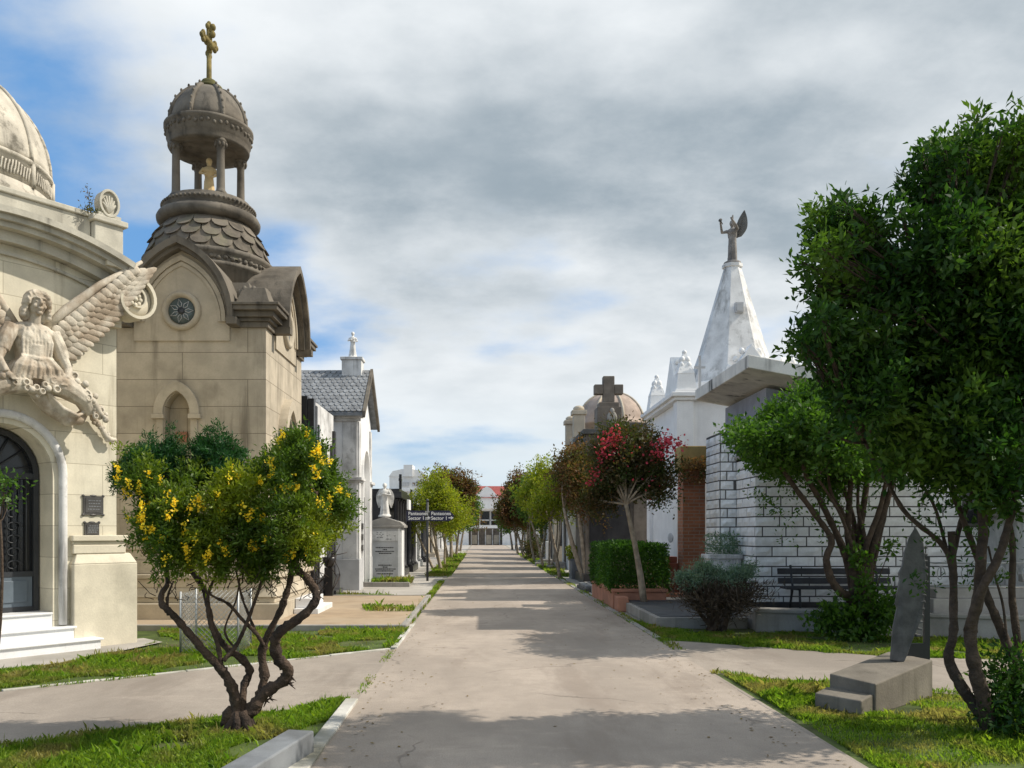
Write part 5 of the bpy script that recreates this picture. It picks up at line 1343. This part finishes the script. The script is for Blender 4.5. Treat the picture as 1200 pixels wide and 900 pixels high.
for (px,py),nn in fl:
    for j in range(rnd.choice((2,3,3,4))):
        w = np.array(PX(px+rnd.uniform(-22,22),py+rnd.uniform(-18,18),D0-rnd.uniform(.15,.42)))-np.array(base)
        # push flowers to the surface of the nearest clump
        ci = min(cl, key=lambda c: np.linalg.norm((w-np.array(c[:3]))/c[3])); d = w-np.array(ci[:3]); d[1] -= .10; w = np.array(ci[:3])+d/np.linalg.norm(d)*ci[3]*1.13
        nn = int(nn*rnd.uniform(.3,1.0)); c = w+rng.normal(size=(nn,3))*np.array([.012,.012,.02]); FV.append(leaf_quads(rng, c, nrm(rng.normal(size=(nn,3))), .021, .85))
link('blossom', quads_mesh('blossom', np.concatenate(FV)), L['goldflower'], yt)

# --- big glossy tree at the right edge
D0 = 6.75; base = (4.05,D0,0)
bt = thing('broadleaf_tree', 'big dark glossy many-stemmed tree filling the right edge', 'tree', base)
z7 = lambda L_: [(1080+p[0]/3.46, 640+p[1]/3.46, *(p[2:])) for p in L_]
mb = MB(); tipsl = []
for pts,r0,r1 in (
    ([(290,790),(225,660,.05),(165,575,.1),(118,485,.15),(110,430,.15),(128,360,.15),(130,200,.2),(126,60,.2),(120,-60,.2)],.062,.034),
    ([(124,60,.2),(70,-20,.2),(-60,-130,.2),(-140,-260,.2),(-230,-420,.1)],.032,.016),
    ([(126,40,.2),(160,-100,.3),(210,-250,.3),(180,-500,.3)],.032,.016),
    ([(120,100,.2),(60,-140,.25),(-20,-300,.3),(-60,-500,.3)],.02,.010),
    ([(290,780,-.05),(250,620,-.1),(222,520,-.12),(200,400,-.12),(200,330,-.1),(228,215,-.1),(240,60,-.1),(245,-150,0),(180,-500,0),(150,-900,.1)],.075,.035),
    ([(190,345,-.1),(245,175,-.2),(305,60,-.25),(345,-60,-.25),(400,-300,-.2),(430,-700,-.2)],.05,.025),
    ([(320,790,.1),(378,520,.1),(342,390,.15),(300,285,.15),(265,200,.15),(230,60,.2),(100,-300,.2),(20,-600,.2)],.055,.025),
    ([(400,800,.2),(405,640,.2),(390,400,.2),(366,200,.2),(368,0,.2),(330,-300,.2),(300,-800,.2)],.045,.025),
    ([(345,380,.1),(330,240,.1),(300,130,.1),(270,0,.1)],.014,.010),
    ([(380,780,.3),(470,400,.4),(480,0,.5),(600,-500,.5)],.06,.03)):
    q = limb(mb, z7(pts), D0, r0*.78, r1*.75, base); tipsl += q[-9:]
rng = np.random.default_rng(21)
cl = pcl([(982,258,24),(1000,262,22),(1004,300,38),(978,298,24),(966,325,20),(985,345,36),(1026,350,44),(980,395,30),(956,412,18),(962,380,18),(1014,405,46),(1030,310,26),(1018,275,20),(948,405,10),(960,285,12),
          (1112,178,24),(1135,172,22),(1090,205,24),(1130,215,50),(1085,235,28),(1160,200,36),(1180,190,24),(1185,240,70),(1100,285,62),(1160,320,82),(1070,340,60),(1075,410,76),(1140,420,84),(1190,400,80),(1020,465,56),(1075,490,66),(1140,505,66),(1190,500,66),(985,440,34),(1110,540,44),(1060,535,36),(1170,560,46),
          (1250,230,90,.2),(1270,340,100,.2),(1260,460,90,.1),(1290,540,80,.2),(1195,165,36)], D0-.1, base, .5)
main = list(cl[:33])
for e in main:
    if e[0]+base[0] > 4.6: continue
    for q in range(3):
        th = rng.uniform(-.3,PI+.9); f = rng.uniform(.95,1.3); s_ = rng.uniform(.05,.10)
        cl.append((e[0]+math.cos(th)*e[3]*f, e[1]+rng.normal()*.15, e[2]+math.sin(th)*e[3]*f, s_*.8, s_, s_*1.6))
def deepen(cl, idx, lo, hi, base, k=.9, j=.06):
    for i in idx:
        e = cl[i]; dy = rng.uniform(lo,hi); s = 1+dy/(base[1]+e[1])
        cl.append(((e[0]+base[0])*s-base[0]+rng.normal()*j, e[1]+dy, (e[2]-1.6)*s+1.6+rng.normal()*j, e[3]*k, e[4], e[5]*k))
deepen(cl, list(range(0,37)), .15, .75, base)
V, tips = clump_leaves(rng, [((e[0],e[1],e[2],e[3]*.80,e[4]*.85,e[5]*.80) if (e[0]+base[0] < 3.5 or e[2] > 4.0) else (e[0],e[1],e[2],e[3]*.93,e[4],e[5]*.93)) for e in cl], 620, 20, .070, .045, .42, .7, .5); Vbig = V
twig_branches(mb, rng, tips, [tuple(q) for q in tipsl], .013, .006, 7)
part(bt, 'trunk', mb, M['bark_brown'])
# sparse sprigs on the lower stems and suckers at the base
c = []
for i in range(46):
    w = np.array(PX(rnd.uniform(1065,1190), rnd.uniform(540,690), D0+rnd.uniform(-.3,.4)))-np.array(base)
    c.append(w+rng.normal(size=(14,3))*.04)
c = np.concatenate(c); link('crown', quads_mesh('crown', np.concatenate([Vbig, leaf_quads(rng, c, nrm(rng.normal(size=c.shape)), .05, .4)])), L['big'], bt)
sk = thing('sucker_shrub', 'dark leafy suckers crowding the foot of the big right hand tree', 'shrub', (4.15,6.55,0))
V, tips = clump_leaves(rng, [(-.1,.1,.25,.22,.2,.28),(.15,.1,.3,.28,.25,.34),(.0,-.1,.15,.25,.2,.2),(.35,0,.3,.25,.25,.35),(.1,.3,.45,.22,.2,.3)], 420, 26, .06, .05, .42)
link('foliage', quads_mesh('foliage', V), L['big'], sk)
mb = MB()
for c_,t in tips: mb.tube(bez((.05,.1,0),c_,(0,0,.05),5),[.012,.01,.008,.006,.004],5)
part(sk, 'stems', mb, M['bark_brown'])

# --- spreading tree before the block wall
D0 = 12.7; base = (5.52,D0,0)
mt = thing('vase_shaped_tree', 'flat-crowned green tree with fanning stems in front of the white block wall', 'tree', base)
z4 = lambda L_: [(840+p[0]/2.57, 430+p[1]/2.57, *(p[2:])) for p in L_]
mb = MB(); tipsl = []
for pts,r0,r1 in (
    ([(440,820),(400,700,-.1),(375,680,-.2),(345,640,-.25),(330,580,-.25),(345,520,-.2),(300,450,-.2),(240,370,-.3),(200,310,-.3),(150,240,-.4)],.10,.04),
    ([(440,820),(405,640,0),(385,560,0),(350,480,0),(310,400,-.1),(270,330,-.2),(250,250,-.2)],.10,.04),
    ([(430,820),(410,600,-.1),(395,500,.1),(400,400,.1),(405,300,.1),(400,200,.1)],.10,.04),
    ([(450,820),(440,640,.1),(430,520,.2),(445,400,.3),(460,280,.4),(470,180,.4)],.10,.04),
    ([(460,820),(455,620,.1),(470,540,.1),(500,440,.1),(530,350,.1),(560,250,.2),(600,180,.2)],.10,.04),
    ([(450,800),(440,620,-.1),(450,540,-.2),(490,430,-.3),(510,340,-.4),(520,240,-.4)],.08,.035),
    ([(430,800),(420,600,.2),(415,480,.4),(380,350,.6),(350,250,.7)],.08,.035),
    ([(445,800),(425,620,.15),(412,520,.2),(380,440,.1),(345,380,0),(330,280,0)],.06,.03),
    ([(455,800),(452,640,-.05),(446,520,.1),(425,420,.2),(430,300,.3)],.06,.03),
    ([(460,800),(465,640,.2),(490,520,.3),(515,400,.4),(525,280,.5)],.06,.03),
    ([(450,800),(430,610,-.15),(400,520,-.25),(365,430,-.3),(300,330,-.4)],.055,.025)):
    q = limb(mb, z4(pts), D0, r0*.72, r1*.62, base); tipsl += q[-14:]
rng = np.random.default_rng(31)
cl = pcl([(866,508,14),(885,515,24),(918,495,26),(952,474,22),(905,528,30),(940,510,40),(985,480,32),(980,520,40),(1020,490,36),(1025,535,36),(1060,500,34),(935,545,26),(975,560,24),(1000,500,44),(890,535,22),(1090,520,34),(1050,540,24)], D0, base, .7, .8)
deepen(cl, range(14), .5, 1.3, base, 1.0)
deepen(cl, range(10), -.9, -.4, base, .9)
V, tips = clump_leaves(rng, cl, 330, 30, .08, .065, .5, .9, .45)
Vmid = V
twig_branches(mb, rng, tips, [tuple(q) for q in tipsl], .025, .01, 8)
c = []
for i in range(40):
    w = np.array(PX(rnd.uniform(885,1040), rnd.uniform(560,640), D0+rnd.uniform(-.3,.4)))-np.array(base); c.append(w+rng.normal(size=(10,3))*.06)
for px,py in ((890,585),(900,590),(880,575),(915,600),(925,575)): c.append(np.array(PX(px,py,D0-.2))-np.array(base)+rng.normal(size=(16,3))*.07)
c = np.concatenate(c); link('crown', quads_mesh('crown', np.concatenate([Vmid, leaf_quads(rng, c, nrm(rng.normal(size=c.shape)), .07, .45)])), L['mid'], mt)
part(mt, 'trunk', mb, M['bark_brown'])
iv = thing('leafy_shrub', 'bright leafy shrub climbing the foot of the flat-crowned tree', 'shrub', (5.5,12.5,0))
V, tips = clump_leaves(rng, [(-.45,0,.28,.3,.25,.3),(-.15,-.1,.35,.3,.25,.36),(.2,-.1,.45,.32,.25,.42),(.42,0,.35,.26,.25,.32),(.05,-.1,.8,.12,.14,.22),(0,.0,.2,.4,.3,.22),(-.05,-.15,1.2,.13,.12,.25),(.45,0,1.3,.1,.1,.12)], 260, 26, .085, .06, .55)
link('foliage', quads_mesh('foliage', V), L['mid'], iv)
mb = MB()
for c_,t in tips: mb.tube(bez((.05,.05,0),c_,(0,0,.05),5),[.016,.013,.01,.008,.005],5)
part(iv, 'stems', mb, M['bark_brown'])

# --- neighbour tree added past the right edge for its shade, sapling at the left edge
street_tree('broadleaf_tree', 'added dark leafy tree past the right edge that shades the flat-crowned tree', 10.1, 13.4, [(0,0),(-.25,.1),(.2,-.1)], (0,.1,3.9), (1.8,1.7,1.6), 'big', 120, n=34, k=.34, leaf=.10, twigs=150, per=18, bark='bark_brown', r0=.09)
street_tree('sapling', 'slim green sapling peeping in at the left edge before the mausoleum door', -5.25, 9.15, [(0,0)], (.02,0,1.95), (.36,.3,.5), 'mid', 121, n=8, k=.45, leaf=.06, twigs=260, per=16, bark='bark_brown', r0=.018, spread=.05)
# --- dark scraggly shrub with blue-grey top
sh = thing('juniper_shrub', 'scraggly dark shrub with blue-grey tips on the grass before the terrace', 'shrub', (3.72,13.45,0))
rng = np.random.default_rng(51)
V, tips = clump_leaves(rng, [(-.46,0,.90,.24,.22,.11),(-.22,.0,1.02,.28,.24,.12),(.05,-.1,.80,.30,.22,.13),(.40,0,.92,.24,.22,.12),(.52,.1,1.02,.16,.16,.09),(-.05,.15,.95,.3,.22,.13),(-.60,.0,.84,.13,.13,.09),(.2,.1,.9,.2,.2,.12),(-.3,-.12,.78,.25,.18,.12)], 1000, 34, .045, .035, .3)
link('foliage', quads_mesh('foliage', V), L['bluegrey'], sh)
mb = MB()
for c_,t in tips:
    mb.tube(bez((rng.normal()*.06,rng.normal()*.05,0),c_,(rng.normal()*.15,rng.normal()*.1,-.05),7),[.045,.04,.03,.025,.02,.014,.01],6)
    for q in t[::4]: mb.tube(bez((c_[0]*.75,c_[1]*.7,c_[2]*.75),q,(rng.normal()*.05,rng.normal()*.05,-.03),4),[.012,.009,.006,.004],4)
part(sh, 'trunk', mb, M['bark_dark'])
c = rng.normal(size=(9000,3))*np.array([.27,.19,.14])+np.array([.03,0,.54]); c[:,0] *= np.clip(.35+c[:,2]*1.1,.3,1.15); c[:,2] = np.clip(c[:,2],.12,.76) 
link('dead_twigs', quads_mesh('dead_twigs', leaf_quads(rng, c, nrm(c-np.array([.05,0,.2])), .13, .10)), L['dry'], sh)

# --- street trees
g1 = 'trees lining the right side of the road'; g2 = 'trees lining the left side of the road'
street_tree('crape_myrtle', 'crape myrtle with pink-red flower heads in front of the hedge', 3.24, 17.07, [(0,0)], (-.3,.0,2.5), (1.0,.95,1.22), 'crape', 101, n=34, k=.34, leaf=.07, twigs=330, per=26, r0=.06, z0=.19, group=g1, spread=.07,
    flowers=[(-.78,-.5,3.1,.10,110),(-.66,-.5,3.25,.09,90),(-.85,-.45,2.9,.09,60),(-1.0,-.4,2.55,.07,45),(-.55,-.55,2.95,.12,60),(.0,-.6,2.7,.25,40),(.45,-.35,3.15,.09,60),(.60,-.3,3.1,.08,50),(.15,-.7,2.95,.08,70),(-1.1,-.2,2.4,.05,40),(.3,-.55,3.15,.07,80)])
street_tree('crape_myrtle', 'dark bronze-leaved tree with forked pale trunk just past the hedge', 3.28, 26.6, [(0,0),(-.06,.05)], (-.45,.0,3.05), (1.15,1.1,1.55), 'red', 102, n=16, k=.42, leaf=.09, twigs=200, per=26, r0=.075, group=g1)
street_tree('young_tree', 'thin yellow-green tree with a pale trunk beside the road on the right', 2.65, 29.0, [(0,0)], (-.25,0,2.6), (1.0,.95,1.35), 'lime', 103, n=12, k=.4, leaf=.09, twigs=130, per=20, r0=.055, group=g1)
street_tree('young_tree', 'taller lime-leaved many-stemmed tree behind the thin yellow-green one, right row', 2.9, 37, [(-.25,0),(0,.1),(.2,-.1),(.1,.2)], (-.1,0,2.9), (1.5,1.3,1.85), 'lime', 104, n=15, k=.42, leaf=.11, twigs=130, per=20, r0=.05, group=g1)
street_tree('young_tree', 'green leafy tree in the middle of the right hand row', 2.95, 44, [(-.2,0),(.1,.1),(.2,-.1)], (0,0,2.8), (1.6,1.4,2.0), 'green', 105, n=15, k=.42, leaf=.13, twigs=130, per=20, r0=.06, group=g1)
street_tree('crape_myrtle', 'reddish rounded tree leaning over the road far along the right', 2.75, 52, [(-.2,0),(.1,.1)], (-.1,0,2.9), (1.8,1.6,2.1), 'red', 106, n=18, k=.4, leaf=.15, twigs=130, per=20, r0=.08, group=g1)
street_tree('crape_myrtle', 'dark green far tree next to last in the right hand row', 2.8, 62, [(-.2,0),(.1,.1)], (-.1,0,2.7), (1.7,1.5,2.2), 'green', 107, n=16, k=.42, leaf=.17, twigs=100, per=18, r0=.08, group=g1)
street_tree('crape_myrtle', 'last reddish tree at the far end of the right hand row', 2.9, 76, [(-.2,0),(.1,.1)], (0,0,3.0), (1.8,1.6,2.0), 'red', 108, n=16, k=.42, leaf=.2, twigs=50, per=16, r0=.09, group=g1)
street_tree('young_tree', 'yellow-green tree with slender pale stems right of the sign post', -1.68, 34.5, [(0,0),(-.25,.1),(.05,.15)], (-.3,0,2.5), (1.3,1.1,1.55), 'lime', 111, n=16, k=.4, leaf=.10, twigs=140, per=20, r0=.05, group=g2)
street_tree('young_tree', 'lower bushy lime tree behind the first yellow-green one on the left', -1.75, 40, [(0,0),(-.25,.1)], (-.05,0,2.3), (1.3,1.1,1.5), 'lime', 112, n=13, k=.42, leaf=.11, twigs=130, per=20, r0=.05, group=g2)
street_tree('crape_myrtle', 'tall reddish-brown crowned tree on the left of the road', -1.75, 48, [(0,0),(-.2,.1)], (-.05,0,3.6), (1.6,1.4,2.0), 'red', 113, n=24, k=.38, leaf=.13, twigs=140, per=20, r0=.08, group=g2)
street_tree('crape_myrtle', 'dull green tree under the tall reddish crown, left row', -1.7, 56, [(0,0),(-.2,.1)], (.2,0,2.6), (1.6,1.4,2.0), 'green', 114, n=15, k=.42, leaf=.15, twigs=110, per=18, r0=.08, group=g2)
street_tree('crape_myrtle', 'farthest brownish tree of the left hand row', -1.8, 70, [(0,0),(-.2,.1)], (.2,0,3.0), (1.6,1.5,1.9), 'red', 115, n=15, k=.42, leaf=.18, twigs=50, per=16, r0=.08, group=g2)
o = thing('low_shrub', 'dark rounded bush at the foot of the far right hand trees', 'shrub', (2.95,47.5,0))
rng = np.random.default_rng(61); V, tips = clump_leaves(rng, [(0,0,.6,.6,1.2,.7),(-.1,1,.7,.6,1,.8)], 90, 24, .12, .1)
link('foliage', quads_mesh('foliage', V), L['crape'], o); part(o, 'stems', MB().tube([(0,0,0),(0,0,.6)],[.04,.02],6), M['bark_brown'])

# ================================================================== GRASS
grass_blades('grass', [(-1.3,3.5),(-1.3,8.0),(-7,3.4),(-7,1.5),(-3,3.2)], 20000, .046, 1, clear=((-1.94,6.8,.16),(-2.3,6.3,.25)))
grass_blades('grass', [(-1.28,11.65),(-1.27,13.68),(-5.2,13.68),(-4.6,12.3),(-5.0,10.2),(-6.5,8.7),(-5.3,8.05)], 12000, .05, 2)
grass_blades('grass', [(-6.6,8.6),(-7.5,8.1),(-9.5,6),(-9,4.95),(-5.4,7.9)], 7000, .045, 3)
grass_blades('grass', [(2.68,9.5),(2.68,3.6),(6,4.2),(6.5,8.1),(4.7,8.2)], 17000, .046, 4, clear=((3.7,7.7,.45),(3.5,5.4,.7),(4.2,5.6,.6),(4.1,6.8,.3)), patch=.45)
grass_blades('grass', [(2.68,12.6),(5.4,10.8),(9,10.6),(9,12.0),(7.9,12.2),(6,12.9),(4.4,13.5),(2.9,13.9),(2.68,15.5)], 10000, .045, 5)
grass_blades('grass', [(-1.2,11.7),(-1.2,27),(-1.36,27),(-1.36,11.7)], 1800, .07, 6)
grass_blades('grass', [(-1.14,8.3),(-1.14,11.4),(-1.26,11.4),(-1.26,8.3)], 900, .03, 7, patch=.9)
grass_blades('grass', [(2.55,9.6),(2.55,40),(2.74,40),(2.74,9.6)], 900, .045, 8, patch=.9)
grass_blades('grass', [(-1.5,20.5),(-1.5,21.0),(-4,21.2),(-4,20.6)], 1400, .08, 9)
grass_blades('grass', [(-2.1,24.7),(-2.1,25.9),(-3.55,25.9),(-3.55,24.7)], 900, .16, 10, z=.06)
grass_blades('grass', [(-1.3,16.2),(-1.3,17.0),(-2.4,17.0),(-2.2,16.2)], 900, .10, 11, z=.085)
grass_blades('grass', [(-1.1,30),(-1.1,60),(-2.0,60),(-2.0,30)], 420, .12, 12)
grass_blades('grass', [(2.5,30),(2.5,60),(3.2,60),(3.2,30)], 300, .12, 13)


rg = random.Random(9)
for nm,(p,q),m_ in (('grass',((-1.3,7.95),(-6.5,3.75)),26),('grass',((-1.4,11.4),(-4.7,8.55)),12),('grass',((2.62,9.65),(4.6,8.38)),16),('grass',((2.7,12.5),(5.3,10.8)),16)):
    pass
for k,(p,q,w_,dn) in enumerate((((-1.25,8.1),(-6.5,3.85),.14,1500),((2.6,9.62),(4.7,8.36),.12,1500),((2.65,12.55),(5.4,10.72),.14,1500),((5.4,10.74),(9,10.52),.12,1200),((-1.3,11.48),(-4.8,8.45),.06,700))):
    p = Vector(p); q = Vector(q); n_ = Vector((-(q-p).y,(q-p).x)).normalized(); up_=[]; lo_=[]
    m_ = 26
    for i in range(m_+1):
        c_ = p+(q-p)*(i/m_); up_.append(tuple(c_+n_*w_*rg.uniform(-.2,1))); lo_.append(tuple(c_-n_*w_*rg.uniform(-.2,1)))
    grass_blades('grass', up_+lo_[::-1], dn*3, .04, 30+k, z=.008, patch=.9)

# fallen leaves gathered along the road edges
rng = np.random.default_rng(90); n_ = 420
x_ = np.where(rng.uniform(size=n_) < .5, -1.1+rng.exponential(.28,n_), 2.5-rng.exponential(.35,n_)); y_ = 4.8+rng.gamma(2.0,4.0,n_)
pos = np.stack([x_,y_,np.full(n_,.018)],1); ang_ = rng.uniform(0,2*PI,n_); ax = np.stack([np.cos(ang_),np.sin(ang_),rng.uniform(-.1,.25,n_)],1); bx = np.stack([-np.sin(ang_),np.cos(ang_),rng.uniform(-.2,.2,n_)],1)
ln = rng.uniform(.02,.045,n_)[:,None]
o = link('leaf_litter', quads_mesh('leaf_litter', np.stack([pos,pos+ax*ln*.5+bx*ln*.28,pos+ax*ln,pos+ax*ln*.5-bx*ln*.28],1)), L['litter']); o['kind'] = 'stuff'; o['label'] = 'scattered dry fallen leaves'
SEED = (3.3, 13, 27)
# ================================================================== SKY, SUN, CAMERA
w = bpy.data.worlds.new('World'); sc.world = w; w.use_nodes = True
nt = w.node_tree; nt.nodes.clear()
out = nt.nodes.new('ShaderNodeOutputWorld'); bg = nt.nodes.new('ShaderNodeBackground'); bg.inputs[1].default_value = .1
EL, AZ = 45, 85           # sun elevation; azimuth clockwise from +Y
sky = nt.nodes.new('ShaderNodeTexSky'); sky.sky_type = 'NISHITA'; sky.sun_disc = False
sky.sun_elevation = R(EL); sky.sun_rotation = R(AZ); sky.air_density = 1.0; sky.dust_density = .5; sky.ozone_density = 3.0
tc = nt.nodes.new('ShaderNodeTexCoord'); sx = nt.nodes.new('ShaderNodeSeparateXYZ'); nt.links.new(tc.outputs['Generated'], sx.inputs[0])
dx, dz_ = sx.outputs[0], sx.outputs[2]
zz = val(nt,'ADD', val(nt,'MAXIMUM', dz_, 0.0), .25)
cv = nt.nodes.new('ShaderNodeCombineXYZ'); nt.links.new(val(nt,'DIVIDE', dx, zz), cv.inputs[0]); nt.links.new(val(nt,'DIVIDE', sx.outputs[1], zz), cv.inputs[1])
big = noise(nt, cv.outputs[0], 1.0, 8, .5, mp=(.8,1,1), off=SEED[0])
fine = noise(nt, cv.outputs[0], 2.3, 9, .54, mp=(.85,1.0,1), off=SEED[1])
shade = noise(nt, cv.outputs[0], .85, 5, .5, mp=(.8,1.15,1), off=SEED[2])
# broken cloud with a clearer window to the left of the road
win = ramp(nt, dx, -.42, .06)
bias = val(nt,'ADD', val(nt,'MULTIPLY', win, .175), val(nt,'MULTIPLY', ramp(nt, dz_, .40, .62), .09))
dens = val(nt,'ADD', val(nt,'ADD', val(nt,'MULTIPLY', big, .62), val(nt,'MULTIPLY', fine, .38)), bias)
cover = ramp(nt, dens, .505, .64)
thick = ramp(nt, val(nt,'ADD', val(nt,'ADD', val(nt,'MULTIPLY', shade,.58), val(nt,'MULTIPLY',fine,.42)), val(nt,'MULTIPLY', win, .03)), .42, .66)
hz_ = ramp(nt, dz_, .08, .36)
ccol = mixc(nt, val(nt,'MULTIPLY', thick, val(nt,'ADD', val(nt,'MULTIPLY',hz_,.72), .22)), (7.6,7.9,8.1), (2.35,2.95,3.45))
mot = noise(nt, cv.outputs[0], 4.2, 9, .62, mp=(.9,1.05,1), off=6.1)
mot2 = noise(nt, cv.outputs[0], 1.7, 7, .55, mp=(.9,1.0,1), off=44.0)
lit = val(nt,'MULTIPLY', val(nt,'SUBTRACT', 1.15, val(nt,'MULTIPLY', ramp(nt, dz_, .25, .55), .45)), val(nt,'ADD', val(nt,'MULTIPLY', ramp(nt,mot,.35,.7), .26), val(nt,'MULTIPLY', ramp(nt,mot2,.42,.68), .36)))
ccol = mixc(nt, lit, ccol, (7.9,8.15,8.3))
skb = mixc(nt, .62, sky.outputs[0], (1.3,3.5,7.0))
c = mixc(nt, cover, skb, ccol)
c = mixc(nt, val(nt,'MULTIPLY', val(nt,'SUBTRACT', 1.0, ramp(nt, dz_, .0, .20)), .8), c, (4.7,5.8,6.5))
nt.links.new(c, bg.inputs[0]); nt.links.new(bg.outputs[0], out.inputs[0])
ld = bpy.data.lights.new('sun','SUN'); ld.energy = 3.7; ld.angle = R(.53); ld.color = (1,.93,.82)
lo = bpy.data.objects.new('sun', ld); col.objects.link(lo)
e, a = R(EL), R(AZ); sd = Vector((math.cos(e)*math.sin(a), math.cos(e)*math.cos(a), math.sin(e)))
lo.rotation_euler = sd.to_track_quat('Z','Y').to_euler(); lo.location = (20,5,25)
cd = bpy.data.cameras.new('camera'); cam = bpy.data.objects.new('camera', cd); col.objects.link(cam)
cam.location = (0,0,1.6); cam.rotation_euler = (R(90),0,0)
cd.sensor_width = 36; cd.lens = 30; cd.shift_x = 35/1200; cd.shift_y = 173/1200; cd.clip_start = .05; cd.clip_end = 4000
sc.camera = cam
sc.view_settings.view_transform = 'Standard'; sc.view_settings.look = 'None'; sc.view_settings.exposure = .33; sc.view_settings.gamma = 1
sc.view_settings.use_curve_mapping = False
sc.cycles.max_bounces = 6; sc.cycles.diffuse_bounces = 3; sc.cycles.transparent_max_bounces = 6
